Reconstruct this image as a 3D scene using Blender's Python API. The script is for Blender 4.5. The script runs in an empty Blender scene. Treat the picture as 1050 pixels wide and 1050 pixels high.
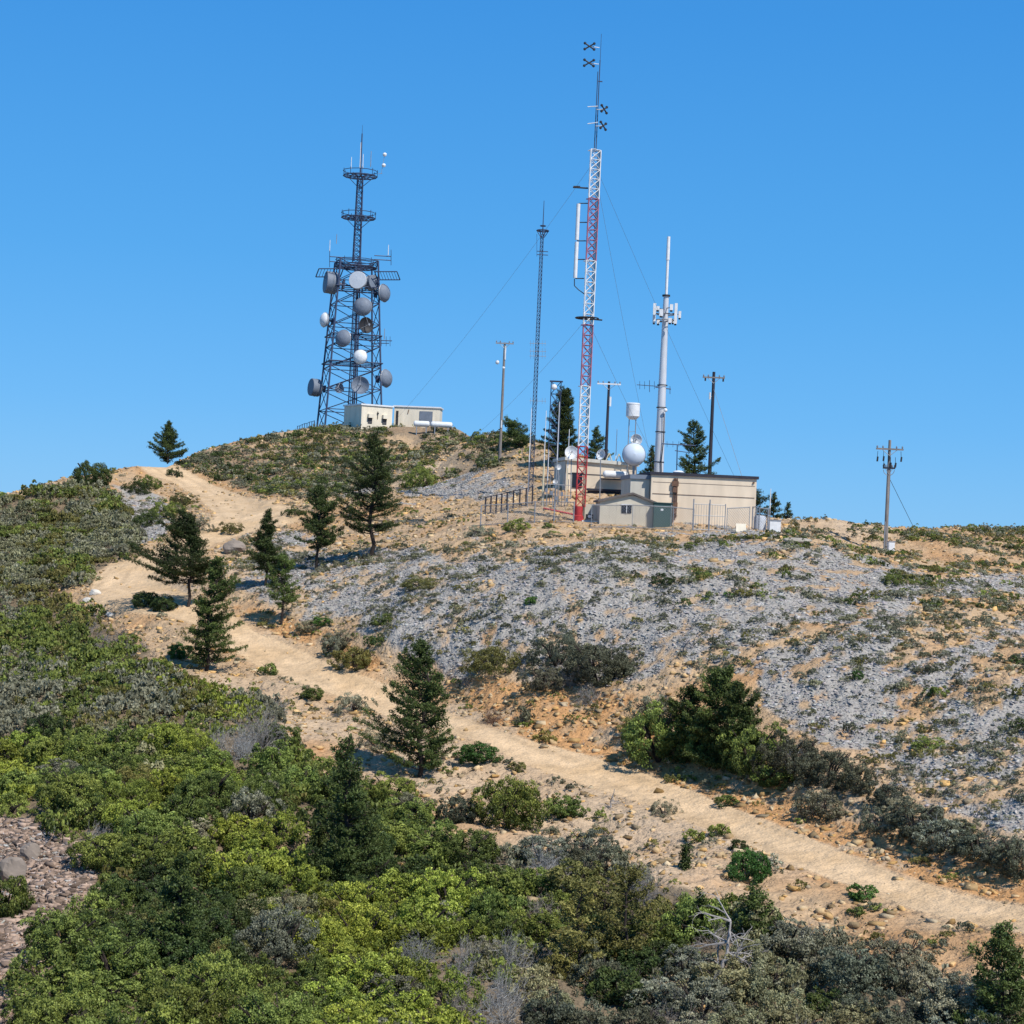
import bpy, math, random
import numpy as np
from mathutils import Vector, Matrix
random.seed(7); rng = np.random.default_rng(11)
scn = bpy.context.scene
COL = scn.collection
R_ = math.radians
# ------------------------------------------------------------------ camera
FPX = 1900.0; CX = 525.0; CY = 525.0
PITCH = math.atan(15/1900); ROLL = R_(2.5)
Fv = np.array([0, math.cos(PITCH), math.sin(PITCH)])
U0 = np.array([0, -math.sin(PITCH), math.cos(PITCH)]); R0 = np.array([1., 0, 0])
Rv = math.cos(ROLL)*R0 + math.sin(ROLL)*U0
Uv = math.cos(ROLL)*U0 - math.sin(ROLL)*R0
def ray(u, v, d): return d*(Fv + (u-CX)/FPX*Rv - (v-CY)/FPX*Uv)
def project(P):
    P = np.asarray(P, float); dep = P@Fv
    dep = np.where(np.abs(dep) < 1e-3, 1e-3, dep)
    return CX + FPX*(P@Rv)/dep, CY - FPX*(P@Uv)/dep, dep
cd = bpy.data.cameras.new('camera'); cam = bpy.data.objects.new('camera', cd); COL.objects.link(cam)
cd.sensor_width = 36; cd.lens = 36*FPX/1050; cd.clip_end = 60000; cd.clip_start = 1
M = Matrix.Identity(4)
for i in range(3):
    M[i][0] = Rv[i]; M[i][1] = Uv[i]; M[i][2] = -Fv[i]
cam.matrix_world = M; scn.camera = cam
# ------------------------------------------------------------------ noise
def _hash(ix, iy, s):
    n = (ix.astype(np.int64)*374761393 + iy.astype(np.int64)*668265263 + s*1274126177) & 0xFFFFFFFF
    n = ((n ^ (n >> 13))*1274126177) & 0xFFFFFFFF
    return ((n ^ (n >> 16)) & 0xFFFFFF)/float(0xFFFFFF)
def vnoise(x, y, s=0):
    ix = np.floor(x); iy = np.floor(y); fx = x-ix; fy = y-iy
    fx = fx*fx*(3-2*fx); fy = fy*fy*(3-2*fy)
    a = _hash(ix, iy, s); b = _hash(ix+1, iy, s); c = _hash(ix, iy+1, s); d = _hash(ix+1, iy+1, s)
    return (a*(1-fx)+b*fx)*(1-fy) + (c*(1-fx)+d*fx)*fy
def fbm(x, y, s=0, o=4):
    r = 0; a = .5; t = 0
    for i in range(o):
        r = r + a*vnoise(x, y, s+i*17); t += a; a *= .55
        x, y = x*1.9+y*.35+3.1, y*1.9-x*.35+7.7
    return r/t
# ------------------------------------------------------------------ terrain shape
ridge = [(-150,560,200),(-60,530,195),(0,521,190),(40,508,192),(80,502,197),(105,490,206),(140,478,216),(175,476,226),(200,466,232),
 (250,453,240),(300,445,245),(345,440,247),(400,440,247),(470,442,243),(520,449,225),(560,455,208),(600,468,197),(640,482,190),
 (720,520,178),(780,534,163),(820,537,160),(860,537,160),(900,539,165),(960,543,170),(1000,547,172),(1050,553,176),(1150,568,182),(1300,596,192)]
inner = [(250,482,222),(300,480,220),(300,505,202),(370,470,226),(370,500,206),(430,470,228),(430,500,200),(500,472,205),(500,500,180),(470,530,165),
 (560,506,166),(600,502,169),(650,502,171),
 (495,532,155),(540,532,153),(600,533,151),(660,537,151),(720,541,151),(770,543,152),(800,542,155),(850,556,140),
 (600,518,160),(660,520,162),
 (500,550,145),(600,555,138),(700,560,136),(908,572,150),(1000,580,145),(1050,600,135),
 (420,560,150),(380,575,148),(325,583,150),(300,525,180),(230,560,168),(290,600,143),(285,640,135),(400,620,132),(400,660,124),(500,620,124),(500,690,117),
 (600,620,120),(600,690,113),(700,620,118),(700,690,108),(820,620,116),(820,700,103),(820,775,94),(950,640,112),(950,750,95),(950,820,86),(1050,700,98),(1050,820,82),
 (1050,944,72),(1050,890,76.5),(933,919,77),(817,873,84),(820,826,89),(700,825,93),(700,782,99),(600,790,100),(600,745,106),(500,753,106.5),(390,714,119),(300,681,127),(250,652,133),
 (150,602,150),(110,600,153),(130,585,157),(190,560,166),(240,537,176),(200,515,196),(150,485,215),
 (940,968,71),(820,925,77),(700,872,87),(700,905,79),(600,862,89),(600,950,76),(500,820,96),(500,900,83),(430,795,100),(400,850,90),
 (300,750,107),(300,850,88),(200,700,119),(200,800,96),(100,650,136),(100,750,106),(100,850,86),(0,600,158),(0,700,122),(0,800,98),(0,900,80),
 (0,1050,62),(250,1050,62),(500,1050,64),(750,1050,64),(1050,1050,62),(0,560,176),(60,530,188),(100,510,200),(140,500,207),
 (-150,700,125),(-150,900,80),(-150,610,160),(1200,720,95),(1200,900,72),(1200,620,135)]
CP = [ray(*p) for p in ridge+inner]
for p in ridge:
    P = ray(*p); h = np.array([P[0], P[1], 0]); h /= np.linalg.norm(h)
    e = 16 if 280 < p[0] < 490 else 0
    CP += [P+h*(35+e)+np.array([0,0,-8.]), P+h*(110+e)+np.array([0,0,-48.])]
CP += [np.array(q, float) for q in [(0,36,-20),(-22,36,-20.5),(22,36,-19.5),(0,8,-9),(-40,5,-16),(40,5,-15),(-70,60,-26),(75,60,-20),(-110,120,-26),(110,130,-16),(-120,200,-28),(130,200,-12)]]
CP = np.array(CP); NCP = len(CP)
SC = 100.0
def _tk(r2): return np.where(r2 > 1e-12, .5*r2*np.log(np.maximum(r2, 1e-12)), 0)
X = CP[:, :2]/SC
K = _tk(((X[:, None]-X[None])**2).sum(-1)) + np.eye(NCP)*2e-5
Pm = np.hstack([np.ones((NCP, 1)), X])
A = np.block([[K, Pm], [Pm.T, np.zeros((3, 3))]])
W = np.linalg.solve(A, np.concatenate([CP[:, 2], np.zeros(3)]))
def tps(x, y):
    x = np.asarray(x, float).ravel()/SC; y = np.asarray(y, float).ravel()/SC
    out = W[NCP] + W[NCP+1]*x + W[NCP+2]*y
    for i in range(NCP): out += W[i]*_tk((x-X[i, 0])**2+(y-X[i, 1])**2)
    return out
def inpoly(u, v, poly):
    ins = np.zeros(u.shape, bool); n = len(poly)
    for i in range(n):
        x1, y1 = poly[i]; x2, y2 = poly[(i+1) % n]
        if y1 == y2: continue
        c = ((y1 > v) != (y2 > v)) & (u < (x2-x1)*(v-y1)/(y2-y1)+x1)
        ins ^= c
    return ins
ROAD = [(1060,932),(1000,921),(933,902),(870,876),(817,853),(760,831),(700,807),(650,789),(600,773),(560,763),(525,754),(480,738),(440,724),(400,703),(350,685),(300,663),(265,650),
 (236,628),(200,612),(170,600),(160,590),(190,575),(215,562),(226,556),(260,545),(300,537),(310,528),(300,520),(280,515),(255,510),(225,500),(205,490),(185,477),(170,474),
 (140,476),(150,486),(180,497),(200,508),(214,520),(222,530),(200,545),(170,558),(140,568),(112,578),(100,592),(90,608),(100,622),(130,628),(160,630),(200,640),(236,665),(265,684),(300,699),(350,716),(400,736),(440,746),
 (500,764),(525,779),(560,792),(600,806),(650,821),(700,840),(760,865),(817,889),(870,908),(933,932),(1000,949),(1060,960)]
# centre line of the road (for the bench cut into the slope)
CL = [(1060,946),(1000,935),(933,917),(870,892),(817,871),(760,848),(700,824),(650,805),(600,790),(560,777),(525,767),(500,754),(440,735),(400,719),(350,700),(300,681),(250,656),(200,628),(150,612),(110,602),(125,583),(165,573),(205,555),(240,535),(275,525)]
CL2 = [(240,532),(225,512),(195,495),(165,480)]
def rayhit_many(uv, dmin=46, dmax=300, f=None):
    f = f or tps; ts = np.arange(dmin, dmax, .5); out = []
    for (u, v) in uv:
        P = ts[:, None]*(Fv + (u-CX)/FPX*Rv - (v-CY)/FPX*Uv)[None]
        h = f(P[:, 0], P[:, 1]); k = np.nonzero(P[:, 2] < h)[0]
        k = k[0] if len(k) else int(np.argmin(P[:, 2]-h))
        if k > 0:
            a = P[k-1, 2]-h[k-1]; b = P[k, 2]-h[k]; t = a/(a-b) if a > b else 1
            t = min(max(t, 0), 1); Q = P[k-1]*(1-t)+P[k]*t
        else: Q = P[k]
        out.append(Q)
    return np.array(out)
RC = [rayhit_many(CL), rayhit_many(CL2)]
def road_dist(x, y):
    best = np.full(x.shape, 1e9); zc = np.zeros(x.shape)
    for P in RC:
        for a, b in zip(P[:-1], P[1:]):
            d = b[:2]-a[:2]; L2 = (d**2).sum()+1e-9
            t = np.clip(((x-a[0])*d[0]+(y-a[1])*d[1])/L2, 0, 1)
            q = np.hypot(x-a[0]-t*d[0], y-a[1]-t*d[1])
            m = q < best; best = np.where(m, q, best); zc = np.where(m, a[2]+t*(b[2]-a[2]), zc)
    return best, zc
def H(x, y, detail=True):
    shp = np.shape(x); x = np.asarray(x, float).ravel(); y = np.asarray(y, float).ravel()
    z = tps(x, y)
    rd, zc = road_dist(x, y)
    w = np.clip((4.8-rd)/2.2, 0, 1); w = w*w*(3-2*w)*.42
    z = z*(1-w)+zc*w
    dist = np.hypot(x, y)
    flat = np.clip((rd-2.6)/1.4, .10, 1)
    pad = np.exp(-(((x-8)/14)**2+((y-154)/7)**2)); flat = flat*(1-.8*pad)
    z = z + flat*((fbm(x/7, y/7, 3)-.5)*1.1 + (fbm(x/1.8, y/1.8, 9)-.5)*.55 + (vnoise(x*2.3, y*2.3, 4)-.5)*.12)
    far = np.clip((dist-330)/500, 0, 1)
    zf = -330 + 180*(fbm(x/900, y/900, 21)-.5) - 120*np.clip(dist/9000, 0, 1)
    near = np.maximum(z, -75)
    z = near*(1-far)+zf*far
    return z.reshape(shp)
def hitH(uv, **k): return rayhit_many(uv, f=lambda x, y: H(x, y), **k)
# ------------------------------------------------------------------ mesh helpers
def make_mesh(name, V, faces_idx, nper, mat=None, colors=None, smooth=False):
    me = bpy.data.meshes.new(name)
    V = np.asarray(V, np.float32).reshape(-1, 3); F = np.asarray(faces_idx, np.int32).ravel(); nf = len(F)//nper
    me.vertices.add(len(V)); me.vertices.foreach_set('co', V.ravel())
    me.loops.add(len(F)); me.loops.foreach_set('vertex_index', F)
    me.polygons.add(nf); me.polygons.foreach_set('loop_start', np.arange(nf, dtype=np.int32)*nper)
    me.polygons.foreach_set('loop_total', np.full(nf, nper, np.int32))
    if smooth: me.polygons.foreach_set('use_smooth', np.ones(nf, bool))
    me.update(calc_edges=True); me.validate()
    if colors is not None:
        at = me.color_attributes.new('col', 'FLOAT_COLOR', 'POINT')
        C = np.ones((len(V), 4), np.float32); C[:, :3] = colors; at.data.foreach_set('color', C.ravel())
    if mat: me.materials.append(mat)
    return me
def setp(o, label=None, cat=None, group=None, kind=None):
    if label: o['label'] = label
    if cat: o['category'] = cat
    if group: o['group'] = group
    if kind: o['kind'] = kind
    return o
def link(name, data, parent=None, loc=None):
    o = bpy.data.objects.new(name, data); COL.objects.link(o)
    if parent is not None: o.parent = parent
    if loc is not None: o.location = loc
    return o
def thing(name, label, cat, loc=(0,0,0), rz=0, group=None):
    o = link(name, None, None, Vector([float(c) for c in loc])); o.rotation_euler = (0, 0, rz); o.empty_display_size = .2
    return setp(o, label, cat, group)
class MB:
    def __init__(s): s.v = []; s.f = []
    def add(s, vs, fs):
        b = len(s.v); s.v += [tuple(map(float, q)) for q in vs]; s.f += [tuple(b+i for i in f) for f in fs]; return s
    def box(s, c, d, rz=0, rx=0):
        R = Matrix.Rotation(rz, 3, 'Z') @ Matrix.Rotation(rx, 3, 'X')
        vs = [Vector(c)+R@Vector((sx*d[0]/2, sy*d[1]/2, sz*d[2]/2)) for sz in (-1,1) for sy in (-1,1) for sx in (-1,1)]
        return s.add(vs, [(0,2,3,1),(4,5,7,6),(0,1,5,4),(2,6,7,3),(0,4,6,2),(1,3,7,5)])
    def tube(s, a, b, r, r2=None, n=6, cap=True):
        a = Vector(a); b = Vector(b); r2 = r if r2 is None else r2; d = (b-a)
        if d.length < 1e-6: return s
        d.normalize(); t = Vector((0,0,1)) if abs(d.z) < .9 else Vector((1,0,0))
        x = d.cross(t).normalized(); y = d.cross(x)
        vs = [p+(x*math.cos(2*math.pi*i/n)+y*math.sin(2*math.pi*i/n))*q for p, q in ((a,r),(b,r2)) for i in range(n)]
        fs = [(i,(i+1)%n,n+(i+1)%n,n+i) for i in range(n)]
        if cap: fs += [tuple(range(n))[::-1], tuple(range(n,2*n))]
        return s.add(vs, fs)
    def path(s, pts, r, n=5):
        for a, b in zip(pts[:-1], pts[1:]): s.tube(a, b, r, n=n)
        return s
    def ring(s, c, R, r, seg=14, n=4, a0=0, a1=2*math.pi, axis='Z'):
        P = []
        for i in range(seg+1):
            a = a0+(a1-a0)*i/seg; q = (R*math.cos(a), R*math.sin(a), 0)
            if axis == 'X': q = (0, q[0], q[1])
            if axis == 'Y': q = (q[0], 0, q[1])
            P.append(Vector(c)+Vector(q))
        return s.path(P, r, n)
    def lathe(s, prof, n=20, axis='Z', c=(0,0,0)):
        vs = []; fs = []
        for (r, h) in prof:
            for i in range(n):
                a = 2*math.pi*i/n; q = (r*math.cos(a), r*math.sin(a), h)
                if axis == 'Y': q = (q[0], -h, q[1])   # axis towards -Y
                if axis == 'X': q = (h, q[0], q[1])
                vs.append(Vector(c)+Vector(q))
        for k in range(len(prof)-1):
            for i in range(n):
                j = (i+1) % n; fs.append((k*n+i, k*n+j, (k+1)*n+j, (k+1)*n+i))
        return s.add(vs, fs)
    def prism(s, pts, y0, y1):     # polygon in xz, extruded in y
        n = len(pts); vs = [(x, y0, z) for x, z in pts]+[(x, y1, z) for x, z in pts]
        return s.add(vs, [tuple(range(n)), tuple(range(n,2*n))[::-1]]+[(i,n+i,n+(i+1)%n,(i+1)%n) for i in range(n)])
    def build(s, name, mat, parent=None, smooth=False, label=None, loc=None):
        me = bpy.data.meshes.new(name); me.from_pydata(s.v, [], s.f); me.update()
        import bmesh
        bm = bmesh.new(); bm.from_mesh(me); bmesh.ops.recalc_face_normals(bm, faces=bm.faces); bm.to_mesh(me); bm.free()
        me.materials.append(mat)
        if smooth:
            me.polygons.foreach_set('use_smooth', np.ones(len(me.polygons), bool))
            try: me.set_sharp_from_angle(angle=R_(40))
            except Exception: pass
        o = link(name, me, parent, loc)
        if label: o['label'] = label
        return o
# ------------------------------------------------------------------ materials
def newmat(name):
    m = bpy.data.materials.new(name); m.use_nodes = True; nt = m.node_tree; return m, nt, nt.nodes['Principled BSDF']
def paint(name, c, rough=.6, metal=0, var=.18, scale=3.0, spec=.3, streak=0):
    m, nt, b = newmat(name); N = nt.nodes; L = nt.links
    tc = N.new('ShaderNodeTexCoord'); nz = N.new('ShaderNodeTexNoise'); nz.inputs['Scale'].default_value = scale; nz.inputs['Detail'].default_value = 6
    mp = N.new('ShaderNodeMapping'); mp.inputs['Scale'].default_value = (1,1,.25 if streak else 1)
    L.new(tc.outputs['Object'], mp.inputs[0]); L.new(mp.outputs[0], nz.inputs['Vector'])
    r = N.new('ShaderNodeMapRange'); r.inputs[1].default_value = .3; r.inputs[2].default_value = .7; r.inputs[3].default_value = 1-var; r.inputs[4].default_value = 1+var*.5
    L.new(nz.outputs[0], r.inputs[0])
    mx = N.new('ShaderNodeVectorMath'); mx.operation = 'SCALE'; mx.inputs[0].default_value = c; L.new(r.outputs[0], mx.inputs['Scale'])
    L.new(mx.outputs[0], b.inputs['Base Color']); b.inputs['Roughness'].default_value = rough; b.inputs['Metallic'].default_value = metal
    b.inputs['Specular IOR Level'].default_value = spec
    return m
MT = dict(
 steel=paint('dark_steel', (.06,.08,.14), .55, .3), galv=paint('galvanised', (.33,.34,.36), .5, .4, .25), pole=paint('pole_grey', (.60,.61,.64), .5, .1, .15, 2, streak=1),
 wood=paint('pole_wood', (.24,.215,.20), .85, 0, .35, 4, streak=1), darkwood=paint('dark_pole_wood', (.035,.035,.05), .85, 0, .3, 4, streak=1),
 white=paint('white_paint', (.72,.73,.74), .5, 0, .12), dishgrey=paint('radome_grey', (.175,.205,.255), .6, 0, .15), dishlight=paint('radome_light', (.50,.53,.58), .55, 0, .1),
 dark=paint('dark_metal', (.03,.03,.035), .6), red=paint('mast_red', (.45,.045,.05), .6, 0, .3, 5), fadered=paint('faded_mast_red', (.40,.16,.22), .6, 0, .3, 5),
 beige=paint('beige_wall', (.74,.61,.46), .85, 0, .16, .9, streak=1), cream=paint('cream_wall', (.76,.68,.54), .8, 0, .16, 1.5, streak=1),
 shade_seam_grey=paint('shaded_side_and_seam', (.55,.51,.43), .85, 0, .15, 1.5, streak=1), roof=paint('roof_dark', (.035,.035,.05), .8), rooflight=paint('roof_pale', (.6,.57,.5), .7),  # grey-beige tone carries the shade of left-hand walls; also colours shed seams
 shed=paint('shed_wall', (.60,.54,.43), .8, 0, .1, 2), shedroof=paint('shed_roof', (.14,.12,.11), .8), green=paint('transformer_green', (.05,.10,.095), .55, 0, .2),
 glass=paint('dark_glass', (.02,.025,.035), .2), bluegrey=paint('bluegrey_panel', (.17,.20,.25), .6), rust=paint('rusty_conduit', (.16,.09,.06), .8, 0, .4, 6),
 bark=paint('bark', (.045,.035,.03), .95, 0, .4, 6), deadwood=paint('dead_wood', (.36,.33,.31), .85, 0, .3, 5), concrete=paint('concrete', (.38,.34,.28), .9, 0, .2, 2),
 ivory=paint('ivory_paint', (.62,.56,.40), .6), boulder=paint('boulder_pale', (.62,.58,.52), .95, 0, .25, 2.5), rockg=paint('rock_grey', (.27,.225,.19), .95, 0, .25, 1.5),
 radome=paint('big_radome', (.60,.66,.74), .45, 0, .08, 1))
def leafmat(name, objvar=.25, trans=.25):
    m, nt, b = newmat(name); N = nt.nodes; L = nt.links
    at = N.new('ShaderNodeAttribute'); at.attribute_name = 'col'
    oi = N.new('ShaderNodeObjectInfo')
    hsv = N.new('ShaderNodeHueSaturation')
    mr = N.new('ShaderNodeMapRange'); mr.inputs[3].default_value = 1-objvar; mr.inputs[4].default_value = 1+objvar
    L.new(oi.outputs['Random'], mr.inputs[0]); L.new(mr.outputs[0], hsv.inputs['Value'])
    mu = N.new('ShaderNodeMix'); mu.data_type = 'RGBA'; mu.blend_type = 'MULTIPLY'; mu.inputs[0].default_value = 1
    L.new(at.outputs['Color'], mu.inputs[6]); L.new(oi.outputs['Color'], mu.inputs[7])
    L.new(mu.outputs[2], hsv.inputs['Color']); L.new(hsv.outputs[0], b.inputs['Base Color'])
    b.inputs['Roughness'].default_value = .55; b.inputs['Specular IOR Level'].default_value = .25
    tr = N.new('ShaderNodeBsdfTranslucent'); L.new(hsv.outputs[0], tr.inputs[0]); ms = N.new('ShaderNodeMixShader'); ms.inputs[0].default_value = trans
    L.new(b.outputs[0], ms.inputs[1]); L.new(tr.outputs[0], ms.inputs[2]); L.new(ms.outputs[0], N['Material Output'].inputs[0])
    return m
LEAF = leafmat('foliage', .34, .16); TWIG = leafmat('twigs', .15, 0)
def colmat(name, rough=.95, bumps=((14, .06),), var=.3, scale=6):
    m, nt, b = newmat(name); N = nt.nodes; L = nt.links
    at = N.new('ShaderNodeAttribute'); at.attribute_name = 'col'; geo = N.new('ShaderNodeNewGeometry')
    nz = N.new('ShaderNodeTexNoise'); nz.inputs['Scale'].default_value = scale; nz.inputs['Detail'].default_value = 5; L.new(geo.outputs['Position'], nz.inputs['Vector'])
    mr = N.new('ShaderNodeMapRange'); mr.inputs[1].default_value = .3; mr.inputs[2].default_value = .7; mr.inputs[3].default_value = 1-var; mr.inputs[4].default_value = 1+var*.6
    L.new(nz.outputs[0], mr.inputs[0]); sc = N.new('ShaderNodeVectorMath'); sc.operation = 'SCALE'; L.new(at.outputs['Color'], sc.inputs[0]); L.new(mr.outputs[0], sc.inputs['Scale'])
    L.new(sc.outputs[0], b.inputs['Base Color']); b.inputs['Roughness'].default_value = rough; b.inputs['Specular IOR Level'].default_value = .15
    prev = None
    for s, d in bumps:
        n2 = N.new('ShaderNodeTexNoise'); n2.inputs['Scale'].default_value = s; n2.inputs['Detail'].default_value = 4; L.new(geo.outputs['Position'], n2.inputs['Vector'])
        bp = N.new('ShaderNodeBump'); bp.inputs['Distance'].default_value = d; bp.inputs['Strength'].default_value = 1; L.new(n2.outputs[0], bp.inputs['Height'])
        if prev: L.new(prev.outputs[0], bp.inputs['Normal'])
        prev = bp
    if prev: L.new(prev.outputs[0], b.inputs['Normal'])
    return m
GROUND = colmat('ground_soil', bumps=((1.2, .5), (6, .10)), var=.22, scale=5); ROADM = colmat('road_dirt', bumps=((1.6, .22), (9, .05)), var=.2, scale=10); STONE = colmat('stone', bumps=((9, .03),), var=.2, scale=3)
# ------------------------------------------------------------------ ground zones (outlines on the hill, given where they lie on it)
TALUS = [(235,545),(300,548),(345,565),(400,560),(450,562),(500,556),(560,560),(640,552),(700,545),(790,548),(850,562),(900,585),(960,590),(1060,585),(1060,852),(1010,845),(960,820),(900,800),(870,770),(800,742),(770,700),(740,690),(690,695),(640,712),(600,712),(540,690),(480,690),(440,668),(400,655),(350,640),(300,628),(262,612),(240,592)]
TAL2 = [(118,498),(150,500),(168,515),(175,545),(140,560),(130,530),(115,515)]
TAL3 = [(300,500),(420,488),(520,485),(550,500),(500,512),(420,520),(330,520)]
TAL4 = [(-60,838),(40,840),(85,868),(100,905),(70,930),(45,955),(30,990),(-60,990)]
GULLY = [(-60,835),(35,838),(75,862),(98,900),(106,930),(78,955),(52,985),(42,1020),(36,1110),(-80,1110)]
SANDP = [(60,890),(110,900),(110,935),(85,960),(62,1010),(50,1110),(-80,1110),(-60,1010),(0,990),(30,940)]
THICK = [(-200,625),(60,606),(98,632),(150,668),(185,695),(215,712),(262,718),(300,765),(340,800),(375,812),(430,835),(448,845),(455,860),(455,885),(500,872),(560,880),(620,892),(660,905),(700,912),(745,935),(765,950),(800,962),(850,968),(900,985),(960,1002),(1000,1022),(1080,1050),(1080,1250),(-200,1250)]
HEATH = [(-200,530),(0,514),(70,500),(110,500),(118,515),(130,530),(140,560),(135,572),(105,580),(92,598),(60,606),(-200,625)]
SUMMIT = [(180,478),(205,466),(260,452),(345,438),(400,438),(480,440),(540,446),(560,455),(540,475),(470,490),(400,495),(330,512),(300,512),(250,503),(215,490)]
ORANGE = [[(440,690),(560,700),(640,712),(700,765),(800,795),(865,850),(870,876),(817,855),(700,808),(600,774),(500,742)],[(240,620),(290,632),(400,680),(380,686),(290,655)],[(860,840),(960,860),(1060,880),(1060,932),(1000,920),(870,876)]]
TANSTRIP = [[(560,705),(640,700),(760,665),(830,640),(860,650),(790,672),(740,690),(700,700),(640,718)],[(980,700),(1060,640),(1060,690),(1000,740)],[(930,620),(1060,600),(1060,625),(950,680),(900,690)],[(440,545),(560,550),(540,570),(460,575)]]
def zone(u, v, poly, wob, nx, ny): return inpoly(u+(fbm(nx, ny, 40)-.5)*wob, v+(fbm(nx, ny, 60)-.5)*wob*.5, poly)
def talus_mask(x, y, u, v):
    m = zone(u, v, TALUS, 90, x/3, y/3)
    for t in TANSTRIP: m &= ~(zone(u, v, t, 70, x/2.5, y/2.5) & (vnoise(x*3.1, y*2.7, 88) > .22))
    n = fbm(x/3.2, y/6.5, 5)
    m = m & (n+.16*(vnoise(x*1.7, y*1.1, 8)-.5)+.22*(vnoise(x*5, y*4, 18)-.5) > .345-.02*(u > 850))
    m |= zone(u, v, TAL2, 25, x/3, y/3) | (zone(u, v, TAL3, 40, x/4, y/4) & (n > .56)) | zone(u, v, TAL4, 20, x/2, y/2)
    return m
# polar sheet: fine where the hill stands, coarse to the horizon
az = np.concatenate([np.linspace(-85, -22, 40)[:-1], np.linspace(-22, -16.5, 60)[:-1], np.linspace(-16.5, 16.5, 860), np.linspace(16.5, 22, 60)[1:], np.linspace(22, 85, 40)[1:]])
az = np.radians(az)
rr = np.concatenate([np.geomspace(4, 52, 50)[:-1], np.geomspace(52, 262, 760), np.geomspace(262, 420, 70)[1:], np.geomspace(420, 30000, 90)[1:]])
AZ, RR = np.meshgrid(az, rr); GX = (RR*np.sin(AZ)); GY = RR*np.cos(AZ)
GZ = H(GX, GY)
gx = GX.ravel(); gy = GY.ravel(); gz = GZ.ravel()
gu, gv, gd = project(np.stack([gx, gy, gz], 1))
inb = (gd > 30) & (gd < 300)
rd, _ = road_dist(gx, gy)
col = np.empty((len(gx), 3))
n1 = fbm(gx/5, gy/5, 70); n2 = fbm(gx/1.1, gy/1.1, 80); n3 = fbm(gx/14, gy/14, 90)
def c3(*c): return np.array(c)
tan = c3(.49,.34,.205); orange = c3(.47,.25,.105); grey = c3(.355,.33,.30); sand = c3(.65,.465,.285); litter = c3(.14,.115,.08)
def lerp(a, b, t): return a*(1-t[:, None])+b*t[:, None]
col[:] = lerp(np.broadcast_to(tan, col.shape), np.broadcast_to(orange, col.shape), np.clip((n1-.5)*2.6, 0, .7))
col = lerp(col, np.broadcast_to(c3(.54,.42,.30), col.shape), np.clip((n3-.5)*3, 0, .6))
og = np.zeros(len(gx))
for p in ORANGE: og = np.maximum(og, zone(gu, gv, p, 30, gx/3, gy/3)*1.)
tm = talus_mask(gx, gy, gu, gv)*inb*1.
th = (zone(gu, gv, THICK, 22, gx/2, gy/2) | zone(gu, gv, HEATH, 16, gx/2, gy/2))*inb*1.
sm = zone(gu, gv, SUMMIT, 20, gx/3, gy/3)*inb*(n1 > .47)*1.
sp = zone(gu, gv, SANDP, 14, gx/2, gy/2)*inb*1.
t4 = zone(gu, gv, TAL4, 14, gx/2, gy/2)*inb*1.
rm = (zone(gu, gv, ROAD, 5, gx/1.2, gy/1.2) & inb & (gu > -100))*1.
def blur(m, k=1):
    m = m.reshape(GX.shape)
    for _ in range(k):
        m = (m+np.roll(m, 1, 0)+np.roll(m, -1, 0)+np.roll(m, 1, 1)+np.roll(m, -1, 1))/5
    return m.ravel()
th = np.clip(th-sp-t4, 0, 1)
col = lerp(col, np.broadcast_to(orange*1.1, col.shape), blur(og*(n2 > .38), 1)*.9)
col = lerp(col, np.broadcast_to(grey, col.shape), blur(tm*(n2 > .36), 1))
col = lerp(col, np.broadcast_to(c3(.20,.17,.13), col.shape), blur(sm, 1)*.6)
col = lerp(col, np.broadcast_to(litter, col.shape), blur(th, 2)*.8)
col = lerp(col, np.broadcast_to(c3(.40,.28,.20), col.shape), blur(sp, 2))
rcol = lerp(np.broadcast_to(sand, col.shape), np.broadcast_to(c3(.57,.39,.22), col.shape), np.clip((fbm(gx/2.5, gy/2.5, 33)-.45)*2.5, 0, .8))
trk = (np.exp(-((rd-.95)/.25)**2)*np.clip((fbm(gx/3, gy/3, 44)-.3)*3, 0, 1))[:, None]; rcol = rcol*(1-.16*trk)*(1+.07*np.exp(-(rd/.35)**2))[:, None]*(1-.12*np.clip((rd-1.6)/1.2, 0, 1))[:, None]*(.86+.28*fbm(gx*1.6, gy*1.6, 46))[:, None]
rmb = blur(rm, 1)
col = lerp(col, rcol, rmb)
farm = np.clip((np.hypot(gx, gy)-330)/400, 0, 1)
col = lerp(col, np.broadcast_to(c3(.07,.085,.05), col.shape)*(.7+.8*n3[:, None]), farm)
col *= (.86+.28*n2)[:, None]
nr, nc = GX.shape
idx = np.arange(nr*nc).reshape(nr, nc)
F = np.stack([idx[:-1, :-1], idx[:-1, 1:], idx[1:, 1:], idx[1:, :-1]], -1).reshape(-1, 4)
me = make_mesh('hillside_ground', np.stack([gx, gy, gz], 1), F, 4, GROUND, col, smooth=True)
setp(link('hillside_ground', me), 'dry stony hillside of tan soil and grey talus rising to the summit', None, None, 'structure')
# the dirt road is a sheet of its own, a few mm above the ground
rf = rmb.reshape(nr, nc) > .45
fm = (rf[:-1, :-1] & rf[:-1, 1:] & rf[1:, 1:] & rf[1:, :-1]).ravel()
Fr = F[fm]; uq, inv = np.unique(Fr, return_inverse=True)
Vr = np.stack([gx, gy, gz], 1)[uq]; Vr[:, 2] += .006
me = make_mesh('dirt_road', Vr, inv.reshape(-1, 4), 4, ROADM, (rcol*(.9+.2*n2)[:, None])[uq], smooth=True)
setp(link('dirt_road', me), 'pale dirt track climbing the hillside in a switchback', None, None, 'structure')
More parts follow.
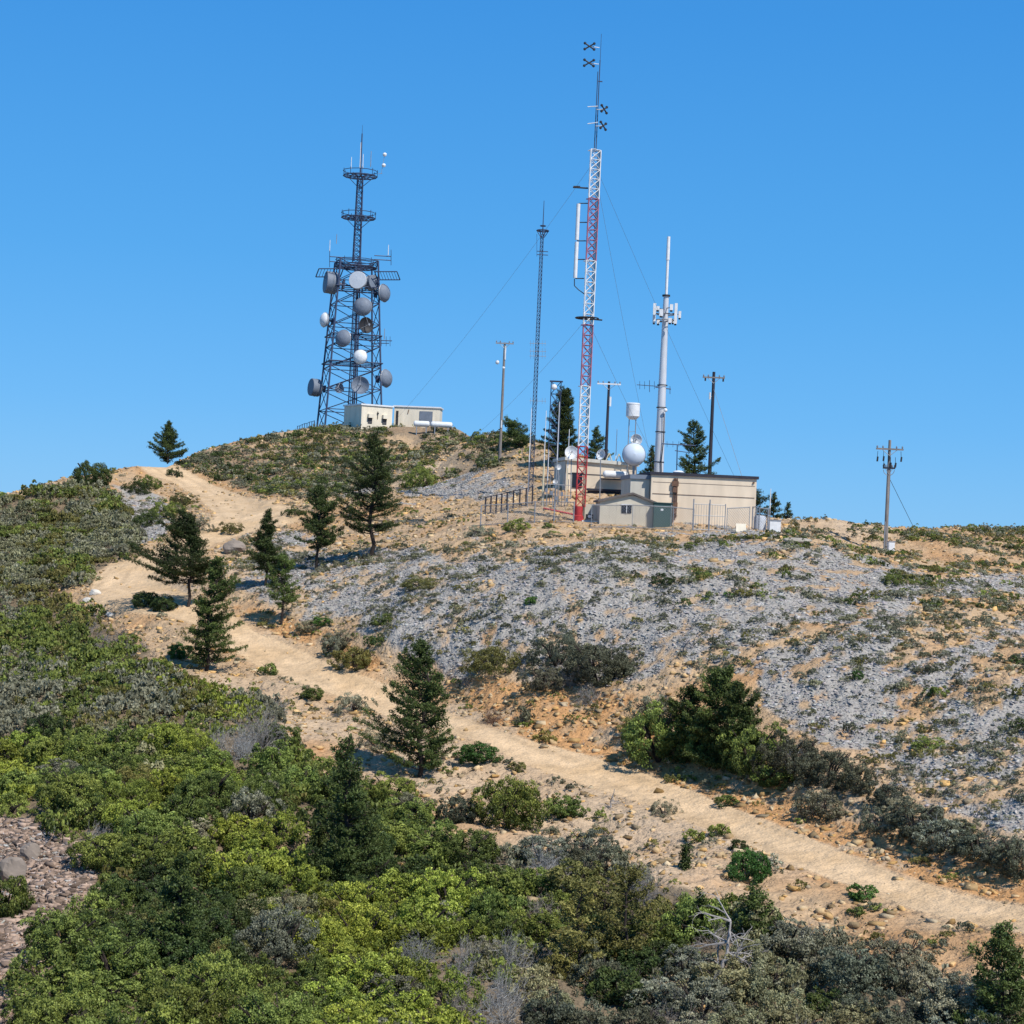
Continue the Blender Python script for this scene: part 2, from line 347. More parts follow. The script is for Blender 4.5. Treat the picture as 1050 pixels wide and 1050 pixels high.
# ------------------------------------------------------------------ stones (uncountable)
def quads_from_boxes(P, S, yaw, tilt, col, jit=.35):
    n = len(P); c = np.array([[sx, sy, sz] for sz in (-1,1) for sy in (-1,1) for sx in (-1,1)], float)
    V = c[None]*(1+rng.uniform(-jit*1.7, jit*1.1, (n, 8, 3)))*S[:, None]*.5
    ct, st = np.cos(tilt), np.sin(tilt); y = V[..., 1]*ct[:, None]-V[..., 2]*st[:, None]; z = V[..., 1]*st[:, None]+V[..., 2]*ct[:, None]
    cy_, sy_ = np.cos(yaw)[:, None], np.sin(yaw)[:, None]; x = V[..., 0]
    V = np.stack([x*cy_-y*sy_, x*sy_+y*cy_, z], -1)+P[:, None]
    q = np.array([(0,2,3,1),(4,5,7,6),(0,1,5,4),(2,6,7,3),(0,4,6,2),(1,3,7,5)])
    return V.reshape(-1, 3), (np.arange(n)[:, None, None]*8+q[None]).reshape(-1, 4), np.repeat(col, 8, 0)
def scatter(n, umin=-60, umax=1110, d0=56, d1=262, power=1.0):
    # uniform over the hill's ground area as seen in the fan
    d = np.sqrt(rng.uniform(d0**(1+power), d1**(1+power), n)**(2/(1+power))); a = rng.uniform((umin-CX)/FPX, (umax-CX)/FPX, n)
    x = a*d; y = d*np.cos(np.arctan(a)); z = H(x, y); u, v, _ = project(np.stack([x, y, z], 1))
    return x, y, z, u, v
def stones(name, label, cand, mask, smin, smax, flat, cfun):
    x, y, z, u, v = cand; k = mask; x, y, z, u, v = x[k], y[k], z[k], u[k], v[k]; n = len(x)
    s = smin*(smax/smin)**(rng.random(n)**2.2); S = np.stack([s*rng.uniform(.8, 1.8, n), s*rng.uniform(.7, 1.2, n), s*rng.uniform(*flat, n)], 1)
    P = np.stack([x, y, z+S[:, 2]*.15], 1)
    V, Fq, C = quads_from_boxes(P, S, rng.uniform(0, 6.28, n), rng.uniform(-.75, .75, n), cfun(n))
    o = link(name, make_mesh(name, V, Fq, 4, STONE, C)); setp(o, label, 'stones', None, 'stuff'); return n
x, y, z, u, v = cand = scatter(480000, d1=205)
tmk = talus_mask(x, y, u, v) & (fbm(x/1.1, y/1.1, 80) > .31) & ~zone(u, v, ROAD, 5, x, y)
def greyc(n): return (np.array([.435,.41,.39])[None]*rng.uniform(.6, 1.25, (n, 1))*(1+rng.uniform(-.05, .05, (n, 3))))
stones('talus_stones', 'loose pale grey stones covering the slope above the road', cand, tmk, .05, .22, (.2, .45), greyc)
x, y, z, u, v = cand = scatter(150000, d1=235)
onroad = zone(u, v, ROAD, 4, x, y) & (rng.random(len(x)) < .95); tk_ = talus_mask(x, y, u, v); thk = zone(u, v, THICK, 10, x, y) | zone(u, v, HEATH, 10, x, y)
ogm = np.zeros(len(x), bool)
for p in ORANGE: ogm |= zone(u, v, p, 30, x/3, y/3)
bank = (fbm(x/3, y/3, 15) > .5) | ogm
pick = ~onroad & ~tk_ & (~thk | (rng.random(len(x)) < .15)) & ((ogm & (rng.random(len(x)) < .95)) | (bank & (rng.random(len(x)) < .6)) | (rng.random(len(x)) < .2))
def tanc(n):
    t = rng.random((n, 1)); return (np.array([.58,.35,.13])*t+np.array([.50,.41,.28])*(1-t))*rng.uniform(.4, 1.3, (n, 1))
stones('rubble', 'orange and tan rubble lying on the bare banks', cand, pick, .06, .38, (.35, .8), tanc)
x, y, z, u, v = cand = scatter(42000, umin=-60, umax=130, d0=56, d1=105)
t4 = zone(u, v, TAL4, 10, x, y) & (rng.random(len(x)) < .8) | (zone(u, v, SANDP, 10, x, y) & (rng.random(len(x)) < .12))
stones('scree', 'grey brown angular blocks spilling down the lower left gully', cand, t4, .07, .36, (.3, .6), lambda n: np.array([.34,.25,.195])*rng.uniform(.3, 1.5, (n, 1)))
# ------------------------------------------------------------------ shrubs
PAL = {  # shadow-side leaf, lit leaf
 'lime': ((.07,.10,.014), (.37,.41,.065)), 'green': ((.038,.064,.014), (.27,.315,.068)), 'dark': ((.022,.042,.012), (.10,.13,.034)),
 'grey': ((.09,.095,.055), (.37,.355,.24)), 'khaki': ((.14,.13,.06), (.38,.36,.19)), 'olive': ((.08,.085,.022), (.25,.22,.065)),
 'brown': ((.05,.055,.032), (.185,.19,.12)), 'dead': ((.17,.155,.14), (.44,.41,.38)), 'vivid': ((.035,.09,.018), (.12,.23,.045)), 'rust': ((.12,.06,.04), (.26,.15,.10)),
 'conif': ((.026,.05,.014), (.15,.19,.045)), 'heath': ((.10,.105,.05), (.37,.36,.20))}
def rand_dirs(n, r=rng):
    v = r.normal(size=(n, 3)); return v/np.linalg.norm(v, axis=1, keepdims=True)
def leaf_quads(P, Nn, a, b, r=rng):
    n = len(P); t = np.cross(Nn, rand_dirs(n, r)); t /= np.linalg.norm(t, axis=1, keepdims=True)+1e-9; w = np.cross(Nn, t)
    a = np.broadcast_to(a, n)[:, None]; b = np.broadcast_to(b, n)[:, None]
    V = np.stack([P-t*a, P+w*b, P+t*a, P-w*b], 1)
    return V.reshape(-1, 3)
def bush_arrays(seed, R, Hh, npuff, nleaf, la, pal, pr=(.2, .34), low=0, tall=False):
    r = np.random.default_rng(seed)
    d = rand_dirs(npuff*3, r); d = d[d[:, 2] > (-.95 if tall else -.12-low)][:npuff]; npf = len(d)
    az_ = np.arctan2(d[:, 1], d[:, 0]); lob = 1+.22*np.sin(az_*3+seed)+.14*np.sin(az_*5+seed*2.1)
    rad = r.uniform(.55, 1., npf)**.6*lob
    C = d*rad[:, None]*np.array([R, R, Hh]); C[:, 2] = (d[:, 2]*.5*rad+.42)*Hh*.75 if tall else np.maximum(C[:, 2], .02)+.05*R
    pr_ = r.uniform(*pr, npf)*(.6+.4*R/1.2)
    ld = rand_dirs(npf*nleaf, r); pi = np.repeat(np.arange(npf), nleaf)
    dn = d[pi]+np.array([0,0,.5]); flip = (ld*dn).sum(1) < -.25; ld[flip] *= -1
    P = C[pi]+ld*(pr_[pi]*r.uniform(.55, 1.05, len(pi)))[:, None]*np.array([1,1,.8])
    keep = P[:, 2] > -.15; P = P[keep]; ld = ld[keep]; pi = pi[keep]
    Nn = ld*.7+rand_dirs(len(P), r)*.8; Nn /= np.linalg.norm(Nn, axis=1, keepdims=True)
    s = la*r.uniform(.6, 1.3, len(P)); V = leaf_quads(P, Nn, s, s*.6, r)
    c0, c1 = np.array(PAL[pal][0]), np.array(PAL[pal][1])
    puffv = r.uniform(-.25, .7, npf)[pi]; hz_ = np.clip(P[:, 2]/(Hh*1.1), 0, 1); t = np.clip(puffv*.8-.05+.62*(ld[:, 2]*.5+.5)**1.5+.25*(hz_-.5)+r.uniform(-.22, .22, len(P)), 0, 1)  # shade put into leaf colour: puff undersides and bush base darker
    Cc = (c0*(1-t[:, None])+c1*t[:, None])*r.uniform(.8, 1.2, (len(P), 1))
    return V, np.repeat(Cc, 4, 0)
def twig_arrays(seed, R, Hh, nb, pal, w=.018, spread=1.0, depth=3):
    r = np.random.default_rng(seed); Vs = []; Cs = []
    c0, c1 = np.array(PAL[pal][0]), np.array(PAL[pal][1])
    def seg(a, b, wa, wb):
        d = b-a; s = np.cross(d, r.normal(size=3)); s /= np.linalg.norm(s)+1e-9; s2 = np.cross(d/(np.linalg.norm(d)+1e-9), s)
        c = c0+(c1-c0)*r.random()
        for q in (s, s2): Vs.append([a-q*wa, a+q*wa, b+q*wb, b-q*wb]); Cs.append([c]*4)
    def grow(p, d, L, w_, k):
        q = p
        for i in range(2):
            e = q+d*L*.5+r.normal(size=3)*L*.06; seg(q, e, w_, w_*.75); q = e; w_ *= .75; d = d+r.normal(size=3)*.22; d /= np.linalg.norm(d)
        if k > 0:
            for _ in range(r.integers(2, 5)):
                d2 = d+r.normal(size=3)*.65; d2 /= np.linalg.norm(d2); grow(q if r.random() < .6 else (p+q)/2, d2, L*r.uniform(.5, .8), w_, k-1)
    for i in range(nb):
        a = r.uniform(0, 6.28); e = r.uniform(.15, 1.3); d = np.array([math.cos(a)*math.cos(e)*R*spread, math.sin(a)*math.cos(e)*R*spread, math.sin(e)*Hh]); L = np.linalg.norm(d)*.52; d /= np.linalg.norm(d)
        grow(np.array([0, 0, -.05])+r.normal(size=3)*R*.08, d, L, w, depth)
    return np.array(Vs).reshape(-1, 3), np.array(Cs).reshape(-1, 3)
def quadmesh(name, V, C, mat): return make_mesh(name, V, np.arange(len(V)).reshape(-1, 4), 4, mat, C)
SIZES = {'S': (.55, .42, 22, 46, .05), 'M': (1.15, .85, 72, 64, .046), 'L': (1.9, 1.4, 160, 66, .050), 'St': (.5, .85, 26, 46, .05), 'Mt': (1.1, 1.8, 120, 70, .05), 'Lt': (1.9, 2.7, 240, 70, .055)}
PROTO = {}
def stems(seed, R, Hh):
    r = random.Random(seed); mb = MB()
    for i in range(6):
        a = r.uniform(0, 6.28); p = Vector((0,0,-.15)); q = Vector((math.cos(a)*R*.4, math.sin(a)*R*.4, Hh*.45)); e = Vector((math.cos(a+.3)*R*.75, math.sin(a+.3)*R*.75, Hh*.7))
        mb.tube(p, q, .05*R, .03*R, 5); mb.tube(q, e, .03*R, .012*R, 5)
    return mb
STEMME = {}
for sz, (R, Hh, npf, nl, la) in SIZES.items():
    for k in range(2):
        o = stems(k+3, R, Hh).build('branches', MT['bark']); STEMME[(sz, k)] = o.data; bpy.data.objects.remove(o)
def proto(sz, pal, k):
    key = (sz, pal, k)
    if key not in PROTO:
        R, Hh, npf, nl, la = SIZES[sz]; ta = len(sz) > 1
        if pal in ('dead', 'rust'):
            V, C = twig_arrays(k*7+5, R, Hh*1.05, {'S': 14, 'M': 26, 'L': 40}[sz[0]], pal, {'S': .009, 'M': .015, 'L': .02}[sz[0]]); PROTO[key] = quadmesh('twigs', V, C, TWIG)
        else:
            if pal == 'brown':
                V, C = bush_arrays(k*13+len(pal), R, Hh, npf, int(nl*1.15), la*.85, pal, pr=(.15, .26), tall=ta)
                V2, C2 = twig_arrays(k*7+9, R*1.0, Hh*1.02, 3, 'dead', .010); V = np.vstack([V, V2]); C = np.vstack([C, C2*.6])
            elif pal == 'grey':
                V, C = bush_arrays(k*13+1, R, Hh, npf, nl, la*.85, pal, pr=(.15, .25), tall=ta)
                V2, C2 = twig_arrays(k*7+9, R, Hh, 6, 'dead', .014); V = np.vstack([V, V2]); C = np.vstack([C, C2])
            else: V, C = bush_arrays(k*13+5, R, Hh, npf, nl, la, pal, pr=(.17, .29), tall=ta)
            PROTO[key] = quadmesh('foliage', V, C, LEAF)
    return PROTO[key]
NPROT = 3
COLW = {'lime': 'yellow-green', 'green': 'mid-green', 'dark': 'dark green', 'grey': 'grey-green', 'khaki': 'khaki', 'olive': 'olive', 'brown': 'grey-brown twiggy', 'dead': 'bare silver-grey', 'vivid': 'vivid green', 'rust': 'reddish-brown bare'}
nsh = 0
def shrub(P, wm, hm, pal, label, group=None, small=False):
    """one shrub: Empty with foliage and branches"""
    global nsh
    sz = ('S' if wm < 1.5 else ('M' if wm < 3.0 else 'L'))+('t' if hm/wm > .58 and pal not in ('dead', 'rust') else ''); R, Hh = SIZES[sz][:2]; k = nsh % NPROT; nsh += 1
    name = {'dead': 'dead_shrub', 'rust': 'dead_shrub'}.get(pal, 'shrub')
    t = thing(name, label, 'shrub', P, random.uniform(0, 6.28), group)
    sx = wm/2/(R*1.15); sz_ = hm/(Hh*(1.05 if len(sz) > 1 else 1.2)); s = (sx, sx, min(max(sz_, .6*sx), 1.7*sx))
    t.scale = s; t.rotation_euler.x = random.uniform(-.06, .06)
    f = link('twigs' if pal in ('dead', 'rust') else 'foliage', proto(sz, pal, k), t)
    g = random.uniform(-.11, .09); f.color = (1+g*.8, 1, 1-g*.7, 1)
    if pal not in ('dead', 'rust'): link('branches', STEMME[(sz, k % 2)], t)
    return t
HAND = [
 (6,938,44,52,'green','green bush cut by the left edge beside the scree gully'),
 (30,1050,40,40,'green','green bush at the bottom of the scree gully'),
 (556,884,52,34,'grey','grey-green bush below the round deep-green bush'),
 (606,878,50,34,'grey','grey-green bush on the slope left of the flat grey shrub'),
 (470,842,36,34,'brown','dark grey bush below the shadow of the big conifer'),
 (315,648,22,16,'grey','small grey-green shrub at the left tip of the talus'),
 (352,664,26,24,'grey','grey shrub behind the two shrubs on the cut bank'),
 (386,660,20,10,'dark','small dark shrub on the lower talus left of the big conifer'),
 (478,702,26,14,'dead','low bare silvery shrub on the bank right of the big conifer'),
 (585,702,40,24,'dead','bare twig tangle in front of the broad dark talus bush'),
 (640,690,26,20,'brown','small dark bush right of the largest talus bush'),
 (532,790,16,12,'olive','tiny olive shrub at the road edge right of the bright green one'),
 (795,805,40,26,'green','low green bush at the foot of the olive bush above the road'),
 (722,778,50,40,'green','mid-green bush crowding the foot of the dense conifer'),
 (655,752,34,22,'olive','olive shrub behind the left end of the broad green bush'),
 (860,838,16,14,'grey','small grey shrub right of the rounded grey bush on the bank'),
 (925,838,34,26,'grey','grey-green bush behind the right-hand row on the talus edge'),
 (985,862,36,28,'brown','dark twiggy bush between two low ones in the right-hand row'),
 (1022,884,34,26,'grey','grey-green low bush near the right edge above the road'),
 (140,506,28,14,'dark','dark shrub at the top of the grey stones by the upper track'),
 (170,530,34,16,'green','green shrub at the outer side of the upper bend'),
 (200,545,30,16,'grey','grey-green shrub on the inner tip of the bend'),
 (150,540,30,16,'dark','dark shrub below the grey stones by the upper track'),
 (236,546,26,10,'olive','olive shrub at the lip over the rock slab'),
 (300,528,24,8,'dark','low dark shrub at the end of the short side track'),  # u, v(base), width px, height px, palette, label
 (612,698,62,48,'brown','large dark grey-brown bush, rightmost of the pair on the grey talus right of centre'),
 (572,682,56,34,'brown','broad dark bush spreading left of the largest talus bush'),
 (558,706,42,28,'grey','low grey-green bush in front of the dark talus pair'),
 (505,688,52,26,'olive','olive mound shrub on the bank left of the dark talus pair'),
 (606,722,44,20,'dead','bare silvery shrub just below the large dark talus bush'),
 (536,742,20,26,'brown','small upright twiggy bush on the orange bank above the road bend'),
 (505,742,36,20,'rust','reddish-brown bare shrub at the upper road edge right of the big roadside conifer'),
 (560,760,22,10,'olive','tiny olive shrub in the road cut below the orange bank'),
 (676,780,74,66,'green','broad mid-green bush left of the dense conifer above the road'),
 (668,738,44,24,'grey','grey-green shrub behind the broad green bush above the road'),
 (775,792,64,60,'green','tall green bush right of the dense conifer above the road'),
 (812,796,60,52,'brown','grey-brown bush in the middle of the hedge-like row above the road'),
 (848,806,58,48,'brown','grey-brown bush near the right end of the row above the road'),
 (878,812,34,36,'brown','twiggy dark bush at the right end of the row above the road'),
 (842,836,44,34,'grey','rounded grey bush below the row, alone on the bank above the road'),
 (818,788,50,32,'dead','bare twigs rising behind the grey-brown row above the road'),
 (908,826,34,30,'brown','small dark bush starting the right-hand row on the talus edge'),
 (940,856,56,42,'brown','wide grey-brown bush in the right-hand row on the talus edge'),
 (900,850,36,20,'brown','low bush at the foot of the right-hand row'),
 (968,872,54,40,'grey','grey-green bush in the middle of the right-hand row'),
 (1004,878,50,32,'brown','dark low bush toward the right end of the right-hand row'),
 (1044,896,44,48,'brown','tall bush cut by the right edge above the road'),
 (522,846,62,58,'green','round deep-green bush standing alone just below the road'),
 (578,836,36,26,'green','small green shrub beside the round bush below the road'),
 (490,780,36,24,'vivid','bright green shrub at the lower road edge right of the big conifer'),
 (765,902,36,38,'vivid','vivid green bush on the sandy slope below the road'),
 (786,894,28,24,'grey','grey-green shrub leaning against the vivid green bush'),
 (758,872,18,16,'dark','small dark shrub above the vivid green bush'),
 (885,922,28,20,'vivid','round bright shrub below the road on the right'),
 (878,937,18,12,'green','small green tuft just under the round bright shrub on the right'),
 (738,856,20,16,'green','small green shrub at the sandy edge below the road, right of two'),
 (713,862,20,16,'green','small green shrub at the sandy edge below the road, left of two'),
 (681,834,28,14,'grey','flat grey shrub on the road shoulder'),
 (745,825,22,14,'green','small shrub above the road in front of the olive bush'),
 (686,802,12,12,'olive','tiny yellowish shrub at the upper road edge'),
 (320,716,24,16,'green','small green shrub on the sandy slope left of the big conifer'),
 (362,730,36,18,'grey','grey-green shrub at the lower road edge left of the big conifer'),
 (388,768,40,20,'grey','grey-green shrub leaning to the big roadside conifer'),
 (275,691,18,16,'green','small shrub below the road where it straightens'),
 (184,674,22,20,'vivid','bright green shrub left of the leaning conifer'),
 (148,622,26,20,'dark','left one of two dark shrubs on the road at the bend'),
 (168,626,26,20,'dark','right one of two dark shrubs on the road at the bend'),
 (363,684,36,26,'olive','olive shrub on the cut bank above the road'),
 (341,672,24,28,'grey','tall grey-green shrub on the cut bank above the road'),
 (330,641,20,12,'vivid','small bright green shrub on the left part of the talus'),
 (394,640,26,11,'green','flat green shrub on the talus left of centre'),
 (432,602,42,10,'olive','long flat olive shrub on the upper talus'),
 (545,618,14,10,'vivid','tiny bright shrub in the middle of the talus'),
 (530,544,28,12,'green','green shrub just below the fence of the red mast'),
 (492,549,30,10,'grey','grey-green shrub left below the mast fence'),
 (561,541,12,8,'green','small round shrub below the foot of the red mast'),
 (432,500,36,22,'green','green shrub right of the tall conifer under the summit'),
 (92,498,34,30,'dark','dark rounded bush on the left skyline'),
 (178,488,16,8,'dark','dark shrub beside the track at the skyline'),
 (153,500,24,12,'green','green shrub left of the upper track'),
 (188,518,30,12,'olive','olive shrub at the inner edge of the upper bend'),
 (960,712,24,9,'green','flat green shrub on the right-hand talus'),
 (880,696,12,12,'vivid','small round dark green shrub on the right-hand talus'),
 (952,768,32,12,'green','long flat green shrub low on the right-hand talus'),
 (1042,680,18,8,'dark','small dark shrub at the right edge of the talus'),
 (1046,748,20,16,'dark','dark shrub at the right edge below the small one'),
 (748,612,10,8,'vivid','tiny lime shrub in the talus right of centre'),
 (915,598,26,12,'green','green shrub on bare soil below the right power pole'),
 (680,598,30,10,'dark','dark flat shrub on the talus under the green cabinet'),
 (285,735,34,22,'dead','bare silvery bush at the upper edge of the thicket left'),
 (262,775,70,50,'dead','large bare grey bush in the thicket below the sandy slope'),
 (805,778,40,22,'dead','bare pale twigs at the talus edge behind the row'),
]
hits = hitH([(h[0], h[1]) for h in HAND])
occupied = []
for h, P in zip(HAND, hits):
    s = FPX/(P@Fv); wm = h[2]/s; hm = h[3]/s*1.0
    big_ = 1.22 if h[2] > 30 else 1.12; shrub(P-np.array([0,0,.06]), wm*big_, hm*(1.15 if h[2] > 30 else 1.1), h[4], h[5]); occupied.append((P[0], P[1], wm*.35))
SEEDS = [(0,620,'grey'),(60,600,'olive'),(30,660,'green'),(90,690,'green'),(40,720,'grey'),(100,740,'grey'),(70,740,'green'),(150,690,'green'),(140,670,'dead'),(165,720,'grey'),(190,715,'olive'),(210,700,'lime'),
(235,730,'lime'),(60,790,'green'),(20,790,'lime'),(10,760,'grey'),(130,790,'green'),(120,760,'khaki'),(100,850,'green'),(160,820,'lime'),(200,790,'lime'),(250,760,'dead'),(275,745,'grey'),(240,800,'green'),(225,775,'green'),(180,860,'green'),
(300,830,'green'),(350,860,'dark'),(260,870,'lime'),(285,900,'lime'),(230,900,'green'),(400,850,'green'),(390,900,'dark'),(430,880,'green'),(100,920,'green'),(150,940,'dark'),(200,965,'dark'),(120,1000,'green'),(60,1020,'green'),
(200,1030,'green'),(280,960,'khaki'),(320,980,'lime'),(300,1020,'green'),(350,950,'lime'),(380,1000,'lime'),(430,960,'lime'),(400,1035,'lime'),(460,920,'green'),(475,875,'dead'),(540,870,'grey'),(560,885,'dead'),(455,850,'brown'),
(520,930,'green'),(500,980,'green'),(560,950,'green'),(600,960,'olive'),(650,945,'olive'),(660,905,'grey'),(640,880,'brown'),(690,960,'green'),(620,1005,'dark'),(505,1020,'dead'),(545,1020,'khaki'),(600,1045,'brown'),
(700,900,'grey'),(700,1010,'grey'),(760,1000,'khaki'),(840,990,'grey'),(900,990,'grey'),(870,1010,'brown'),(950,1010,'grey'),(820,955,'grey'),(785,930,'green'),(715,930,'dead'),(1000,1035,'grey'),(930,975,'dead'),(800,1040,'khaki'),(20,880,'green'),(5,900,'green'),(310,790,'green'),(330,770,'grey')]
SU = np.array([(a, b*1.3) for a, b, c in SEEDS], float)
def nearest_pal(u, v):
    q = random.random()
    if q < .10: return random.choice(['grey', 'dark', 'olive', 'dead'] if v > 760 else ['grey', 'olive'])
    d = (SU[:, 0]-u-random.gauss(0, 16))**2+(SU[:, 1]-v*1.3-random.gauss(0, 16))**2; return SEEDS[int(np.argmin(d))][2]
def region(u, v):
    if v < 720: return 'on the left slope below the track'
    if v < 860: return 'in the upper part of the thicket on the left' if u < 420 else 'at the thicket edge below the sandy slope'
    if u < 300: return 'in the lower left of the thicket'
    if u < 620: return 'in the bottom middle of the thicket'
    if u < 820: return 'in the thicket around the bleached dead tree'
    return 'in the grey brush of the lower right corner'
x, y, z, u, v = scatter(14000, umin=-90, umax=1140, d0=52, d1=150, power=.6)
ok = inpoly(u, v, THICK) & ~inpoly(u, v, GULLY) & (v < 1110)
cl = np.nonzero(ok)[0]; placed = list(occupied); nth = 0; rest = []
for i in cl:
    dist = y[i]; r = random.uniform(.85, 1.6)*(1.0 if v[i] > 760 else .72)
    if u[i] > 480 and v[i] > 850: r *= .85
    if any((x[i]-a)**2+(y[i]-b)**2 < ((r+q)*.62)**2 for a, b, q in placed): continue
    placed.append((x[i], y[i], r)); rest.append((r*FPX/dist, i, r))
rest.sort(reverse=True)
# keep clear of what stands in the gully
LEFT = []
for n_, (px, i, r) in enumerate(rest):
    pal = nearest_pal(u[i], v[i])
    if n_ < 300: shrub((x[i], y[i], z[i]-.08), r*2.15, r*random.uniform(.95, 1.9), pal, '%s shrub %s' % (COLW[pal], region(u[i], v[i])), 'shrubs of the thicket'); nth += 1
    else: LEFT.append((x[i], y[i], z[i], r, pal))
print('thicket individuals', nth, 'left', len(LEFT))
# ---- uncountable low scrub, one object
bases = {}
def base(pal, k):
    if (pal, k) not in bases:
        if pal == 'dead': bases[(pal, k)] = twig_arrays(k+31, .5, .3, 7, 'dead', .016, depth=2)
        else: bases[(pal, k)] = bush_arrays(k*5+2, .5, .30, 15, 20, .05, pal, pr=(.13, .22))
    return bases[(pal, k)]
def tufts(name, label, items, cat):
    Vs = []; Cs = []
    for (px, py, pz, r, hf, pal) in items:
        V, C = base(pal, random.randrange(4)); a = random.uniform(0, 6.28); c, s = math.cos(a), math.sin(a)
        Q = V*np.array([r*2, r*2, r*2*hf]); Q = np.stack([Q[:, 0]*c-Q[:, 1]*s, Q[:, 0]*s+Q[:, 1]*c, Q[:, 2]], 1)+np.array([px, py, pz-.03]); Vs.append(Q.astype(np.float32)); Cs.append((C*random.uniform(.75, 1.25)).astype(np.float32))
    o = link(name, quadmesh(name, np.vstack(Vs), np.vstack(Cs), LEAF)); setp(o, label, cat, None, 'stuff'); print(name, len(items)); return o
items = [(a, b, c, r*.9, 1.6, p) for a, b, c, r, p in LEFT]
x, y, z, u, v = scatter(26000, d1=215)
hm_ = inpoly(u, v, HEATH); tm_ = inpoly(u, v, THICK) & ~inpoly(u, v, GULLY); nn = fbm(x/4, y/4, 51)
for i in np.nonzero(hm_ | tm_)[0]:
    if tm_[i] and v[i] > 1090: continue
    if hm_[i]:
        pass
        pal = random.choice(['olive', 'green']) if nn[i] > .62 else (random.choice(['olive', 'heath', 'green']) if nn[i] > .55 else ('dead' if nn[i] < .28 else random.choice(['heath', 'heath', 'grey']))); r = random.uniform(.35, 1.15)
        if random.random() < .25: continue
    else:
        if random.random() > (.38 if v[i] < 740 else .35): continue
        pal = nearest_pal(u[i], v[i]); r = random.uniform(.3, .7)*(1.7 if v[i] < 740 and random.random() < .5 else 1)
    items.append((x[i], y[i], z[i], r, random.uniform(.9, 1.7), pal))
tufts('low_brush', 'low grey-green brush carpeting the left slope and filling the thicket', items, 'brush')
items = []
x, y, z, u, v = scatter(95000, d1=262)
sm_ = inpoly(u, v, SUMMIT); ta_ = inpoly(u, v, TALUS); ro_ = zone(u, v, ROAD, 4, x, y); th_ = inpoly(u, v, THICK) | inpoly(u, v, HEATH); nn = fbm(x/3.5, y/3.5, 52); n4 = fbm(x/9, y/9, 53)
rd_, _ = road_dist(x, y)
padz = (u > 470) & (u < 810) & (v > 480) & (v < 546)
for i in range(len(x)):
    if ro_[i] or th_[i] or rd_[i] < 2.2 or v[i] > 1000 or (padz[i] and random.random() < .93): continue
    q = random.random()
    if sm_[i]:
        if nn[i] < .49-.22*(u[i] < 400) or q > .3: continue
        pal = random.choice(['dark', 'green', 'brown', 'dark', 'olive', 'brown', 'heath', 'grey']); r = random.uniform(.35, .85)
    elif u[i] > 690 and v[i] < 625 and v[i] > 538:
        dn = .5 if (u[i] > 920 and v[i] < 600) else .25
        if nn[i] < .50 or q > dn: continue
        pal = random.choice(['dark', 'green', 'grey', 'olive', 'grey']); r = random.uniform(.2, .6)
    elif ta_[i]:
        if nn[i] < .33 or q > (.20+.36*(nn[i] > .50)): continue
        pal = random.choice(['grey', 'brown', 'brown', 'heath', 'grey', 'brown', 'olive']); r = random.uniform(.13, .38)*(1+.6*(random.random() < .15))
    else:
        if nn[i] < .48 or q > .13: continue
        pal = random.choice(['grey', 'green', 'brown', 'dead', 'olive']); r = random.uniform(.15, .5)
    items.append((x[i], y[i], z[i], r, random.uniform(.8, 1.5), pal))
tufts('scattered_scrub', 'small scattered scrub tufts over the talus and summit slopes', items, 'scrub')
